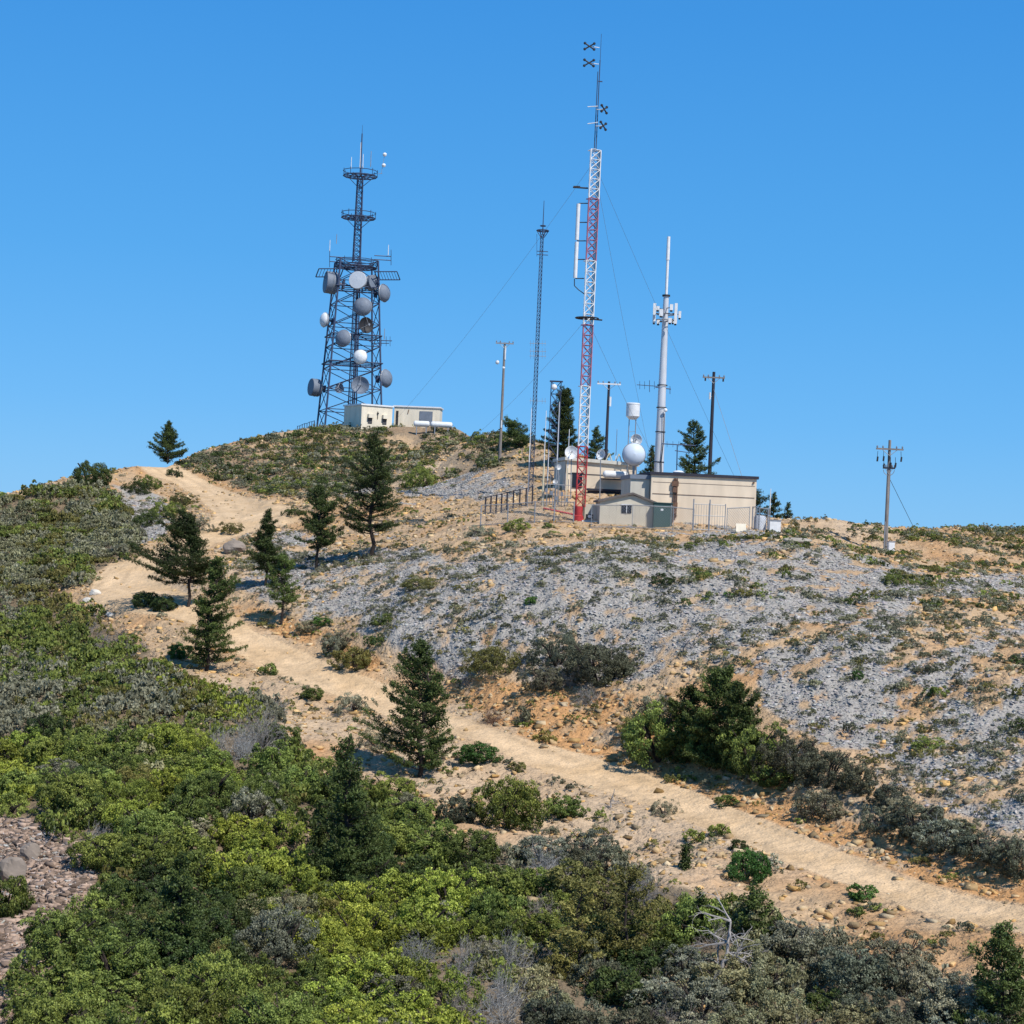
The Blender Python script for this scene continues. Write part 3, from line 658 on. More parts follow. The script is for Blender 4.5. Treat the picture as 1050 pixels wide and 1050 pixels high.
# ------------------------------------------------------------------ conifers
def conifer(P, h, width, label, seed, bias=(0, 0), pal='dark', crown0=.18, dens=1.0, fork=False, group=None, dead=0.0, lean=0.0, taper=.85, name='conifer_tree'):
    r = np.random.default_rng(seed); t = thing(name, label, 'tree', P, 0, group)
    tr = MB(); lim = MB(); Vs = []; Cs = []
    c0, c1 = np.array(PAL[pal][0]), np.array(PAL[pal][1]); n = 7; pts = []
    for i in range(n+1):
        f = i/n; pts.append(Vector((lean*h*f*f+r.normal()*.02*h*(0 < f < 1), r.normal()*.012*h, -.3+(h+.3)*f)))
    tw = max(.035*h, .12)
    for i in range(n): tr.tube(pts[i], pts[i+1], tw*(1-i/n)**.8*.5+.012, tw*(1-(i+1)/n)**.8*.5+.012, 8)
    def tp(f):
        k = min(int(f*n), n-1); g = f*n-k; return np.array(pts[k].lerp(pts[k+1], g))
    nb = int(h*13*dens)
    for b in range(nb):
        f = crown0+(1-crown0)*((b+r.random())/nb); a = r.uniform(0, 6.28); g = (f-crown0)/(1-crown0)
        prof = (1-g)**taper*(.35+.65*min(1, g*5+.3)); L = width/2*1.25*prof*r.uniform(.5, 1.2)*(1.3 if r.random() < .12 else 1)
        L *= max(.3, 1+bias[0]*math.cos(a)+bias[1]*math.sin(a)); L = max(L, .12*width*.5)
        el = r.uniform(-.12, .38)+.6*g; d = np.array([math.cos(a)*math.cos(el), math.sin(a)*math.cos(el), math.sin(el)])
        p0 = tp(f); m = p0+d*L*.55+np.array([0,0,-.05*L]); e = p0+d*L+np.array([0,0,.03*L])
        lim.tube(p0, m, .012*h*.35+.008, .008*h*.35+.004, 4, False); lim.tube(m, e, .008*h*.35+.004, .004, 4, False)
        if r.random() < dead: continue
        nt_ = int(max(6, L*34)); s = r.uniform(.22, 1.0, nt_)**.8; q = np.where(s[:, None] < .55, p0+(m-p0)*(s[:, None]/.55), m+(e-m)*((s[:, None]-.55)/.45))
        side = np.array([-math.sin(a), math.cos(a), 0]); wv = L*.24*(1.1-s)+.10
        q = q+side*(r.normal(size=nt_)*wv)[:, None]+np.array([0,0,1])*(r.normal(size=nt_)*.05+.02)[:, None]
        rep = 7; Q = np.repeat(q, rep, 0)+r.normal(size=(nt_*rep, 3))*.055
        Nn = rand_dirs(len(Q), r)*.8+np.array([0,0,.55]); Nn /= np.linalg.norm(Nn, axis=1, keepdims=True)
        sz = r.uniform(.04, .085, len(Q)); Vs.append(leaf_quads(Q, Nn, sz, sz*.42, r))
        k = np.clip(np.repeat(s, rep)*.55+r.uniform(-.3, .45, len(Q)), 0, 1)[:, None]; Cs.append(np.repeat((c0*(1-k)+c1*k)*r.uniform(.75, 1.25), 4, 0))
    tr.build('trunk', MT['bark'], t, True); lim.build('limbs', MT['bark'], t)
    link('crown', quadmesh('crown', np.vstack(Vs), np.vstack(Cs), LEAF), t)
    return t
TREES = [ # u, vbase, vtop, width px, depth or None, label, kwargs
 (430,797,660,86,None,'big dark conifer with swept left limbs standing just below the road',dict(bias=(-.3,0),dens=1.15,crown0=.08,taper=.6)),
 (193,622,530,74,None,'wide-spreading conifer with long left branches at the track bend',dict(bias=(-.6,0),dens=1.3,crown0=.28,taper=.6)),
 (211,688,572,50,None,'leaning layered conifer in front of the wide-spreading one',dict(bias=(.3,0),pal='conif',dens=1.3,crown0=.1,taper=.5,lean=.06)),
 (272,600,524,44,None,'pointed conifer above the straight stretch of road',dict(dens=1.3,crown0=.22)),
 (325,584,498,42,None,'dense upright conifer left of the tall dark one',dict(dens=1.15,crown0=.28,taper=.6)),
 (378,573,446,66,None,'tallest conifer on the slope with a bare dead top',dict(dens=.9,crown0=.22,taper=.6,bias=(-.15,0),dead=.12)),
 (288,641,570,34,None,'thin open conifer with a pale trunk at the bank top',dict(dens=.8,crown0=.3,pal='conif',taper=.4)),
 (172,473,433,36,None,'small cone-shaped conifer on the skyline beside the track',dict(dens=1.8,crown0=.08)),
 (733,783,690,64,None,'dense green conifer among the bushes above the road',dict(dens=1.9,crown0=.03,pal='conif',taper=.35,lean=.03)),
 (756,788,704,54,None,'second stem of dark conifer leaning on the dense one above the road',dict(dens=1.6,crown0=.03,pal='conif',taper=.4)),
 (704,778,708,50,None,'short bushy conifer at the left foot of the dense one above the road',dict(dens=1.6,crown0=.03,pal='conif',taper=.35)),
 (352,905,757,70,None,'tall dark conifer rising out of the thicket',dict(dens=1.1,crown0=.05,taper=.6)),
 (182,985,878,70,None,'dark narrow conifer in the lower left thicket',dict(dens=1.2,crown0=.05)),
 (592,1000,905,60,None,'sparse brownish conifer in the bottom middle thicket, left of two',dict(dens=.8,crown0=.08,pal='olive',dead=.3,taper=.4)),
 (640,985,890,70,None,'sparse brownish conifer in the bottom middle thicket, right of two',dict(dens=.8,crown0=.08,pal='olive',dead=.3,taper=.4)),
 (1026,1062,950,80,None,'dark conifer at the lower right corner',dict(dens=1.3,crown0=.05,taper=.6)),
 (716,960,915,40,None,'small conifer behind the bleached dead tree',dict(dens=1.2,crown0=.05,pal='conif')),
 (775,968,915,52,None,'bushy young conifer right of the bleached dead tree',dict(dens=1.3,crown0=.02,pal='conif',taper=.4)),
 (578,458,400,34,186,'dense dark conifer on the ridge behind the red mast',dict(dens=1.8,crown0=.1,taper=.4,bias=(-.2,0))),
 (710,500,433,40,172,'layered open conifer behind the long building',dict(dens=.9,crown0=.12,taper=.5)),
 (667,492,458,22,182,'dark conifer half hidden behind the grey monopole',dict(dens=1.2,crown0=.1)),
 (611,478,438,28,188,'small dark conifer on the ridge right of the red mast',dict(dens=1.2,crown0=.1)),
 (793,532,506,18,166,'small conifer tip beyond the right fence, left one',dict(dens=1.2,crown0=.1)),
 (807,536,516,12,168,'tiny conifer tip beyond the right fence, right one',dict(dens=1.2,crown0=.1)),
 (773,535,500,30,164,'dark conifer leaning out behind the building end',dict(dens=1.0,crown0=.1,bias=(.3,0))),
 (703,890,868,10,None,'tiny pointed seedling conifer on the sandy slope',dict(dens=3,crown0=.05)),
]
for i, (tu, vb, vt, wpx, dd, lab, kw) in enumerate(TREES):
    if dd is None: P = hitH([(tu, vb)])[0]
    else:
        P = ray(tu, vb, dd); P[2] = float(H(P[0], P[1]))
    d = P@Fv; s = FPX/d; top = ray(tu, vt, d)[2]; conifer(P, max(top-P[2], .8), wpx/s, lab, 100+i, **kw)
# bent wind-blown conifer on the ridge
P = ray(534, 447, 208); P[2] = float(H(P[0], P[1]))
conifer(P, 2.6, 3.4, 'low wind-bent conifer leaning left on the ridge by the thin mast', 300, lean=-.45, dens=1.8, crown0=.1, taper=.3, name='bent_conifer_tree')
# bleached dead tree
def deadtree(u, v, hpx, label, seed, nb=5, name='dead_tree'):
    P = hitH([(u, v)])[0]; s = FPX/(P@Fv); h = hpx/s; t = thing(name, label, 'dead tree', P); r = random.Random(seed)
    tr = MB(); br = MB(); tw = MB(); p = Vector((0,0,-.2)); d = Vector((.1, -.1, 1)).normalized(); w = .055*h
    pts = [p]
    for k in range(6):
        q = p+d*h/6*1.1; tr.tube(p, q, w, w*.82, 7); w *= .82; p = q; pts.append(p); d = (d+Vector((r.uniform(-.35, .35), r.uniform(-.3, .3), r.uniform(-.1, .2)))).normalized()
    def grow(p, d, L, w, k, m):
        for j in range(3):
            q = p+d*L/3; m.tube(p, q, w, w*.75, 5, False); w *= .75; p = q; d = (d+Vector((r.uniform(-.4, .4), r.uniform(-.4, .4), r.uniform(-.35, .3)))).normalized()
            if k: grow(p, (d+Vector((r.uniform(-1, 1), r.uniform(-1, 1), r.uniform(-.5, .7)))).normalized(), L*.55, w*.8, k-1, tw)
    for k in range(nb):
        a = r.uniform(0, 6.28); grow(pts[1+k % 6], Vector((math.cos(a), math.sin(a)*.6, r.uniform(-.4, .6))).normalized(), h*.55, .022*h, 2, br)
    tr.build('trunk', MT['deadwood'], t, True); br.build('branches', MT['deadwood'], t); tw.build('twigs', MT['deadwood'], t)
deadtree(738, 1002, 58, 'bleached white dead tree with twisted branches in the lower right thicket', 5, 14)
deadtree(626, 828, 22, 'small bleached stump with stubby branches on the sandy slope below the road', 8, 4, 'dead_stump')
deadtree(700, 668, 18, 'fallen silvery deadwood lying on the talus right of the dark bushes', 9, 8, 'deadwood')
deadtree(675, 665, 14, 'fallen dark-shadowed deadwood heap beside the talus bushes', 12, 8, 'deadwood')
# boulders
def boulder(u, v, wpx, hpx, mat, label, seed, cat='rock', name='boulder'):
    P = hitH([(u, v)])[0]; s = FPX/(P@Fv); n = 22; m_ = 13; prof = MB(); vs = []; fs = []
    cut = rand_dirs(9, np.random.default_rng(seed)); cd_ = np.random.default_rng(seed+50).uniform(.55, .85, 9)
    for i in range(m_):
        f = (i/(m_-1)*.98+.01)*math.pi
        for j in range(n):
            d = np.array([math.sin(f)*math.cos(j/n*6.283), math.sin(f)*math.sin(j/n*6.283), math.cos(f)]); q = cut@d
            rr0 = min(1.0, float(np.min(np.where(q > .05, cd_/np.maximum(q, .05), 9))))*(.96+.08*float(vnoise(np.array([f*4.]), np.array([j*.7]), seed)[0]))
            vs.append(d*rr0*np.array([wpx/s/2, wpx/s/2*.7, hpx/s*.62]))
    for i in range(m_-1):
        for j in range(n): fs.append((i*n+j, i*n+(j+1) % n, (i+1)*n+(j+1) % n, (i+1)*n+j))
    fs += [tuple(range(n)), tuple(range((m_-1)*n, m_*n))]
    prof.add(vs, fs); o = prof.build(name, MT[mat]); o.location = Vector(P)+Vector((0,0,hpx/s*.3)); setp(o, label, cat)
boulder(42, 627, 12, 7, 'boulder', 'white boulder in the green brush of the left slope', 1)
boulder(240, 566, 24, 16, 'rockg', 'flat grey rock slab beside the inner bend of the road', 2, name='rock_slab')
boulder(12, 905, 34, 30, 'rockg', 'large brown-grey rock at the top of the lower left scree', 3)
boulder(30, 880, 22, 22, 'rockg', 'smaller brown-grey rock right of the large one in the scree', 4)
boulder(97, 610, 14, 7, 'boulder', 'pale boulder on the outer lip of the bend, upper of three', 6)
boulder(90, 618, 12, 6, 'boulder', 'pale boulder on the outer lip of the bend, leftmost of three', 7)
boulder(112, 632, 12, 6, 'boulder', 'pale boulder on the outer lip of the bend, lowest of three', 8)
boulder(818, 556, 30, 6, 'concrete', 'low flat pale slab on bare soil right of the buildings', 9, name='rock_slab')
# ------------------------------------------------------------------ structures on the hill
def gpos(u, v, d, sink=0):
    P = ray(u, v, d); P[2] = float(H(P[0], P[1]))-sink; return P
def L_(u, v, d, P): return Vector(ray(u, v, d)-np.asarray(P))
def dish(parent, loc, dia, az_deg, kind, label=None, el=0, name='dish', depth=None):
    """az 0 faces the camera side, 90 faces right"""
    mb = MB(); r = dia/2; mat = {'drum': 'dishgrey', 'dome': 'dishgrey', 'open': 'dishgrey', 'white': 'white', 'whiteopen': 'white', 'flat': 'dishlight', 'dark': 'dark'}[kind[0] if isinstance(kind, tuple) else kind]
    if kind in ('dome', 'flat', 'white'):
        mb.lathe([(.02,-.30*dia),(r*.5,-.26*dia),(r*.9,-.12*dia),(r,0)], 22, 'Y')
        if kind == 'flat': mb.lathe([(r,0),(r,.12*dia),(r*.97,.14*dia),(.01,.16*dia)], 22, 'Y')
        else: mb.lathe([(r,0),(r*.93,.12*dia),(r*.7,.22*dia),(r*.35,.29*dia),(.01,.31*dia)], 22, 'Y')
    elif kind == 'drum':
        mb.lathe([(.02,-.38*dia),(r*.6,-.34*dia),(r,-.2*dia),(r,.28*dia),(r*.96,.30*dia),(.01,.32*dia)], 22, 'Y')
    else:   # open bowl
        prof = [(.01,-.22*dia),(r*.4,-.19*dia),(r*.75,-.11*dia),(r,0),(r*1.02,.01*dia)]
        mb.lathe(prof+[(r*.98,.012*dia),(r*.74,-.085*dia),(r*.4,-.165*dia),(.01,-.195*dia)], 22, 'Y')
    o = mb.build(name, MT[mat], parent, True, label); o.location = loc; o.rotation_euler = (R_(-el), 0, R_(az_deg))
    m2 = MB()
    if kind in ('open', 'whiteopen', 'dark'):
        m2.tube((0,.2*dia,0), (0,-.30*dia,0), .03*dia, n=6); m2.tube((0,-.30*dia,0), (0,-.38*dia,0), .07*dia, n=8)
        for a in (90, 210, 330):
            m2.tube((r*math.cos(R_(a)), 0, r*math.sin(R_(a))), (0,-.3*dia,0), .012*dia, n=4)
        m2.build('feed_horn', MT['galv'], o)
    else:
        m2.ring((0,-.005*dia,0), r*1.01, .018*dia, 22, 4, axis='Y'); m2.build('rim', MT['galv'], o)
    m3 = MB(); m3.tube((0,.3*dia,0), (0,.55*dia,0), .07*dia, n=6); m3.box((0,.55*dia,0), (.3*dia,.08*dia,.4*dia)); m3.build('mount', MT['steel'], o)
    return o
def lattice(mb, br, z0, z1, w0, w1, nseg, legr, brr, nleg=4, rot=0, c0=(0,0), c1=(0,0), dbl=True):
    def corner(k, z):
        f = (z-z0)/(z1-z0); w = (w0+(w1-w0)*f)/2*(math.sqrt(2) if nleg == 4 else 1.1547); a = rot+2*math.pi*(k+.5)/nleg
        return Vector((c0[0]+(c1[0]-c0[0])*f+w*math.cos(a), c0[1]+(c1[1]-c0[1])*f+w*math.sin(a), z))
    zs = [z0+(z1-z0)*i/nseg for i in range(nseg+1)]
    for k in range(nleg):
        mb.tube(corner(k, z0), corner(k, z1), legr, n=6)
        for i in range(nseg):
            a0, b0, a1, b1 = corner(k, zs[i]), corner((k+1) % nleg, zs[i]), corner(k, zs[i+1]), corner((k+1) % nleg, zs[i+1])
            br.tube(a1, b1, brr, n=4, cap=False)
            br.tube(a0, b1, brr, n=4, cap=False)
            if dbl: br.tube(b0, a1, brr, n=4, cap=False)
# ---- large lattice tower on the summit
D1 = 256; s1 = FPX/D1; B1 = gpos(358, 438, D1, .2)
tower = thing('lattice_tower', 'big dark lattice tower full of round dish antennas on the summit', 'tower', B1)
def h1(v): return ray(360, v, D1)[2]-B1[2]
legs = MB(); brs = MB(); zt = h1(268)
lattice(legs, brs, 0, zt, 7.9, 5.2, 8, .14, .058, 4, R_(14)); legs.build('legs', MT['steel'], tower); brs.build('bracing', MT['steel'], tower)
inn = MB()
for (xx, yy) in ((.3,.4),(.9,.2),(-.2,-.5),(.6,-.3)): inn.tube((xx, yy, 0), (xx*.6, yy*.6, zt), .10, n=6)
for k in range(60): inn.tube((.1, -.9, k*zt/60), (.7, -.9, k*zt/60), .025, n=4)
inn.tube((.1,-.9,0), (.1,-.9,zt), .05); inn.tube((.7,-.9,0), (.7,-.9,zt), .05)
inn.build('ladder', MT['steel'], tower)
for v_ in (345, 296, 373):
    m = MB(); hw = (7.9+(5.2-7.9)*h1(v_)/zt)/2+.25; z_ = h1(v_)
    for a in (-1, 1):
        m.tube((-hw, a*hw, z_), (hw, a*hw, z_), .10, n=4); m.tube((a*hw, -hw, z_), (a*hw, hw, z_), .10, n=4); m.tube((-hw, a*hw*.3, z_), (hw, a*hw*.3, z_), .06, n=4)
    m.build('work_platform', MT['steel'], tower).rotation_euler.z = R_(14)
def ringplat(name, z, Rr, hh, arms=8, brace=True, nr=3, core=.5):
    m = MB()
    for q in range(nr): m.ring((0,0,z+hh*q/(nr-1)), Rr*(1 if q < nr-1 else 1.02), .085 if q == 0 else .05, 12, 4)
    for i in range(9):
        a = i/9*6.283; m.tube((Rr*math.cos(a), Rr*math.sin(a), z-.05), (Rr*math.cos(a), Rr*math.sin(a), z+hh+.25), .04, n=4)
    for i in range(arms):
        a = i/arms*6.283+.2; m.tube((0,0,z), (Rr*math.cos(a), Rr*math.sin(a), z), .06, n=4)
        m.tube((Rr*.5*math.cos(a), Rr*.5*math.sin(a), z), (Rr*math.cos(a+.4), Rr*math.sin(a+.4), z), .05, n=4)
        if brace and i % 2 == 0: m.tube((0,0,z-Rr*.75), (Rr*.8*math.cos(a), Rr*.8*math.sin(a), z), .045, n=4)
    m.ring((0,0,z), Rr*.6, .05, 12, 4); m.build(name, MT['steel'], tower)
ringplat('top_platform', h1(274), 2.85, 1.0, 10, False, 4)
mm = MB(); mb2 = MB(); lattice(mm, mb2, zt, h1(180), .95, .68, 16, .08, .04, 4, R_(14), dbl=False); mm.build('upper_mast', MT['steel'], tower); mb2.build('upper_bracing', MT['steel'], tower)
ringplat('upper_platform', h1(223), 2.35, .7, nr=2); ringplat('upper_platform', h1(180), 2.35, .7, nr=2)
m = MB(); m.tube((0,0,h1(180)), (0,0,h1(136)), .13, .09); m.tube((0,0,h1(136)), (0,0,h1(127)), .035, .02); m.build('lightning_spike', MT['steel'], tower)
for (uu, v0, v1, mt) in ((361,173,161,'white'),(370,172,146,'white'),(373,172,158,'white'),(381,171,155,'galv'),(339,258,246,'white'),(399,262,251,'white'),(346,250,240,'galv'),(395,348,337,'galv')):
    m = MB(); a = L_(uu-1, v0, D1-1, B1); b = L_(uu-1+.04*(v0-v1), v1, D1-1, B1); m.tube(a, b, .06, .045); m.build('whip_antenna', MT[mt], tower)
for (uu, v_) in ((394.5,158.5),(393.5,169.5)):
    m = MB(); c = L_(uu, v_, D1, B1); m.lathe([(.01,-.28),(.22,-.2),(.3,0),(.22,.2),(.01,.28)], 10, 'Z', c); m.build('beacon_antenna', MT['white'], tower, True)
m = MB(); m.tube(L_(391,178,D1,B1), L_(394.5,158,D1,B1), .03); m.tube(L_(388,178,D1,B1), L_(392,178,D1,B1), .04); m.build('antenna_arm', MT['galv'], tower)
for (ua, ub, v_) in ((338,352,263),(384,401,266),(338,352,268),(384,401,262)):
    m = MB(); m.tube(L_(ua, v_, D1-1.5, B1), L_(ub, v_+1, D1-.5, B1), .07); m.tube(L_(ua if ua < 350 else ub, v_-6, D1-1.5, B1), L_(ua if ua < 350 else ub, v_+6, D1-1.5, B1), .045); m.build('antenna_arm', MT['steel'], tower)
m = MB(); m.tube(L_(384,349,D1,B1), L_(402,349.5,D1,B1), .07); m.tube(L_(384,352,D1,B1), L_(399,352,D1,B1), .06)
for q in (391,396,400): m.tube(L_(q,345,D1,B1), L_(q,355,D1,B1), .035)
m.build('antenna_arm', MT['steel'], tower)
for (ua, ub) in ((327,352),(384,407)):   # grid reflectors, curved open bars
    m = MB(); sg = 1 if ua < 350 else -1
    for i in range(9):
        uu = ua+(ub-ua)*i/8; pts = [L_(uu+sg*-1.5*k*(1 if sg > 0 else 1), 275.5+k*4+abs(k-1)*0+(3 if sg < 0 else 0), D1-2-math.cos(k*1.2)*1.0, B1) for k in (0, .5, 1, 1.6, 2.1)]
        m.path(pts, .035 if 0 < i < 8 else .08, 4)
    for k in (0, 2.1): m.tube(L_(ua-sg*1.5*k, 275.5+k*4+(3 if sg < 0 else 0), D1-2-math.cos(k*1.2), B1), L_(ub-sg*1.5*k, 275.5+k*4+(3 if sg < 0 else 0), D1-2-math.cos(k*1.2), B1), .075, n=4)
    m.build('grid_reflector', MT['steel'], tower)
DISH = [(367,287.5,17.5,-8,'flat','pale flat-faced dish at the top of the tower'),(381,290,15,48,'drum',None),(340,290,22,-72,'drum','large grey drum dish facing left'),(393.5,300.5,18,62,'dome',None),
 (372,314.5,18,-5,'dome','grey domed dish in the middle of the tower'),(333,328,15,-62,'white','white cone-shaped dish on the left of the tower'),(375.5,333.5,16,35,'dark','dark open dish seen from behind'),
 (352,347,17,-25,'dome',None),(369.3,366,14.5,-15,'white','white oval dish low on the tower'),(323.5,397.5,17.5,-62,'drum','grey drum dish far out on the left'),
 (348,398,10,-30,'open',None),(369.5,395,17.5,0,'open','open grey bowl dish above the shelters'),(395.5,388,18,60,'dome','grey domed dish far out on the right')]
for (uu, vv, dia, a, k, lab) in DISH:
    loc = L_(uu, vv, D1-(4.2 if abs(a) < 40 else 1.6), B1); dd = dia/s1*1.02; dish(tower, loc, dd, a, k, lab, el=4)
for (ua, va, ub, vb) in ((330,397,348,400),(346,398,352,392),(388,388,393,388),(384,300,390,300),(345,290,350,290),(337,328,345,330)):
    m = MB(); m.tube(L_(ua, va, D1-2.2, B1), L_(ub, vb, D1, B1), .08); m.build('dish_bracket', MT['steel'], tower)
# ---- shelters
def vents(p, xs, z, y, w=.75, hh=1.2):
    for x_ in xs:
        m = MB(); m.box((x_, y-.03, z), (w*.8, .06, hh*.62)); f = m.build('vent', MT['dark'], p)
        m = MB(); m.prism([(x_-w/2, z+hh*.3), (x_+w/2, z+hh*.3), (x_+w/2, z+hh*.3+.5), (x_-w/2, z+hh*.3+.5)], y-.45, y-.02); m.build('hood', MT['cream'], f)
        m = MB()
        for k in range(4): m.box((x_, y-.08, z-.3+k*.16), (w*.74, .05, .04), rx=.5)
        m.build('louvre', MT['galv'], f)
P = gpos(386, 437, 243, .3); s = FPX/243
sh = thing('equipment_shelter', 'beige equipment shelter with two hooded vents, beside the tower foot', 'shelter', P, R_(30))
w_, dp_, hh = 35/s, 5.4, 24/s+.3
m = MB(); m.box((0, dp_/2, hh/2), (w_, dp_, hh)); m.build('wall', MT['cream'], sh)
m = MB(); m.box((0, dp_/2, hh+.10), (w_+.3, dp_+.3, .2)); m.build('roof', MT['white'], sh)
vents(sh, (-w_*.22, w_*.25), hh*.42, 0)
m = MB(); m.tube((.1,-.06,hh*.5), (.1,-.06,hh*.8), .04); m.box((.1,-.08,hh*.72), (.22,.12,.2)); m.build('lamp', MT['dark'], sh)
P = gpos(427, 437, 246, .3); s = FPX/246
sh = thing('equipment_shelter', 'beige equipment shelter with blue-grey door, right of the vented one', 'shelter', P, R_(-3))
w_, dp_, hh = 47/s, 3.6, 21.5/s+.3
m = MB(); m.box((0, dp_/2, hh/2), (w_, dp_, hh)); m.build('wall', MT['cream'], sh)
m = MB(); m.box((0, dp_/2, hh+.09), (w_+.3, dp_+.3, .18)); m.build('roof', MT['white'], sh)
m = MB(); m.box((w_*.2, -.03, hh*.55), (1.75, .06, hh*.6)); d_ = m.build('door', MT['bluegrey'], sh)
m = MB(); m.box((w_*.2-.7, -.09, hh*.5), (.08,.06,.2)); m.build('handle', MT['galv'], d_)
m = MB(); m.box((-w_*.43, -.03, hh*.45), (.3, .06, hh*.75)); m.build('doorway', MT['dark'], sh)
m = MB(); m.tube((-w_*.2,-.05,hh*.72), (-w_*.18,-.05,hh*.9), .05); m.build('bracket', MT['rust'], sh)
for k, (ua, ub) in enumerate(((424,440.5),(441.5,464))):
    P = gpos((ua+ub)/2, 437, 238); s = FPX/238
    t = thing('gas_tank', 'white horizontal gas tank in front of the right shelter, %s of two' % ('left' if k == 0 else 'right'), 'tank', P, R_(2)); L2 = (ub-ua)/s/2; zc = float(ray(430, 434.5, 238)[2]-P[2]); zc = max(zc, .5)
    m = MB(); m.lathe([(.01,-L2),(.25,-L2*.97),(.36,-L2*.88),(.38,-L2*.8),(.38,L2*.8),(.36,L2*.88),(.25,L2*.97),(.01,L2)], 16, 'X', (0,0,zc)); m.build('tank_body', MT['white'], t, True)
    for q in (-.6,.6): m = MB(); m.box((q*L2, 0, zc/2-.2), (.12,.5,zc)); m.build('leg', MT['galv'], t)
def fence(pts, h, label, mat='galv', mesh=True, spacing=2.4, pr=.055, top=True, name='fence'):
    P0 = pts[0]; t = thing(name, label, 'fence', P0); rel = [Vector(np.asarray(p)-np.asarray(P0)) for p in pts]; wires = MB(); rails = MB()
    for a, b in zip(rel[:-1], rel[1:]):
        L = (b-a).length; n = max(1, round(L/spacing))
        for i in range(n+1):
            if i == 0 and a is not rel[0]: continue
            p = a.lerp(b, i/n); zg = float(H(P0[0]+p.x, P0[1]+p.y))-P0[2]; q = Vector((p.x, p.y, zg)); m = MB(); m.tube(q-Vector((0,0,.3)), q+Vector((0,0,h)), pr, n=6); m.build('post', MT[mat], t)
        def gp(f):
            p = a.lerp(b, f); return Vector((p.x, p.y, float(H(P0[0]+p.x, P0[1]+p.y))-P0[2]))
        g = [gp(i/n) for i in range(n+1)]
        for p, q in zip(g[:-1], g[1:]):
            if top: rails.tube(p+Vector((0,0,h-.05)), q+Vector((0,0,h-.05)), .035, n=4); rails.tube(p+Vector((0,0,.12)), q+Vector((0,0,.12)), .02, n=4)
            if mesh:
                k = int((q-p).length/.22)+1
                for j in range(-k//2-2, k+1):
                    for sg in (1, -1):
                        f0, f1 = j/k, (j+h/.22)/k; 
                        z0_, z1_ = (0, h) if sg == 1 else (h, 0)
                        c0, c1 = max(f0, 0), min(f1, 1)
                        if c1 <= c0: continue
                        za = z0_+(z1_-z0_)*(c0-f0)/(f1-f0); zb = z0_+(z1_-z0_)*(c1-f0)/(f1-f0)
                        wires.tube(p.lerp(q, c0)+Vector((0,0,za)), p.lerp(q, c1)+Vector((0,0,zb)), .009, n=3, cap=False)
    if rails.v: rails.build('rail', MT[mat], t)
    if wires.v: wires.build('chain_link_mesh', MT['galv'], t)
    return t
fence([gpos(305,438,252), gpos(322,438,250), gpos(323,438,256), gpos(340,438,262)], 1.6, 'dark barred fence around the foot of the big lattice tower', 'steel', False, .45, .05)
# ---- red and white guyed mast
D2 = 151; s2 = FPX/D2; B2 = gpos(593, 531, D2, .1)
mast = thing('guyed_mast', 'tall red and white banded lattice mast, tallest on the hill', 'mast', B2)
def h2(v): return ray(600, v, D2)[2]-B2[2]
bands = [(520,458,'red'),(458,396,'white'),(396,333,'fadered'),(333,267,'white'),(267,203,'fadered'),(203,153,'white')]
def wd(v): return .86+.10*(531-v)/378
tb = R_(0)
for (va, vb, mt) in bands:
    a = MB(); b = MB(); n = max(4, int((va-vb)/10)); lattice(a, b, h2(va), h2(vb), wd(va), wd(vb), n, .055, .032, 3, R_(-60)); b.v and a.add(b.v, b.f)
    a.ring((0,0,h2(vb)), wd(vb)*.58, .04, 3, 4, R_(0)+.52, R_(360)+.52); a.build('mast_section', MT[mt], mast, False, 'white painted lattice section' if mt == 'white' else 'red painted lattice section')
m = MB(); m.lathe([(.01,-.1),(.42,-.1),(.42,.5),(.34,.55),(.34,h2(520)+.05),(.01,h2(520)+.05)], 16); m.build('base_drum', MT['red'], mast, True)
m = MB(); m.tube((-.1,-.1,.55), L_(557,521,D2,B2), .09); m.build('base_pipe', MT['red'], mast)
m = MB()
for xx in (.28, .38, .46): m.tube((xx, -.15+xx*.3, 0), (xx+.04, -.15+xx*.3, h2(153)), .03, n=5)
m.build('feed_cable', MT['dark'], mast)
m = MB(); m.ring((0,0,h2(326)), .95, .05, 16, 4); m.tube((-.9,0,h2(326)), (1.25,0,h2(326)-.1), .07); m.ring((0,0,h2(326)), .6, .05, 12, 4); m.build('platform_ring', MT['dark'], mast)
m = MB(); m.tube((0,0,h2(155)), (0.02,0,h2(72)), .045, .04); m.tube((.14,0,h2(155)), (.16,0,h2(60)), .045); m.tube((.16,0,h2(140)), (.17,0,h2(33)), .03, .02); m.box((.25,0,h2(82)), (.35,.08,.08)); m.build('top_pole', MT['steel'], mast)
def bow(u, v, ax):
    m = MB(); c = L_(u, v, D2, B2)
    for sg in (1,-1):
        e = Vector((.38,0,.24*sg)) if ax else Vector((.22,.3,.24*sg))
        m.tube(c-e, c+e, .06, n=6)
        for q in (c-e, c+e): m.lathe([(.01,-.12),(.11,-.06),(.11,.06),(.01,.12)], 8, 'Z', q)
    m.build('bow_tie_antenna', MT['dark'], mast, True)
    m = MB(); m.tube(c, (.05,0,c.z), .035); m.build('antenna_arm', MT['white'], mast)
bow(604.5,47.5,1); bow(604,64.5,1); bow(619.5,112,0); bow(618.5,129,0)
for (ua, va, ub, vb) in ((602.5,109.5,613,109),(602.5,127,613,125.5)):
    m = MB(); m.tube(L_(ua, va, D2, B2), L_(ub, vb, D2, B2), .04); m.build('side_arm', MT['white'], mast)
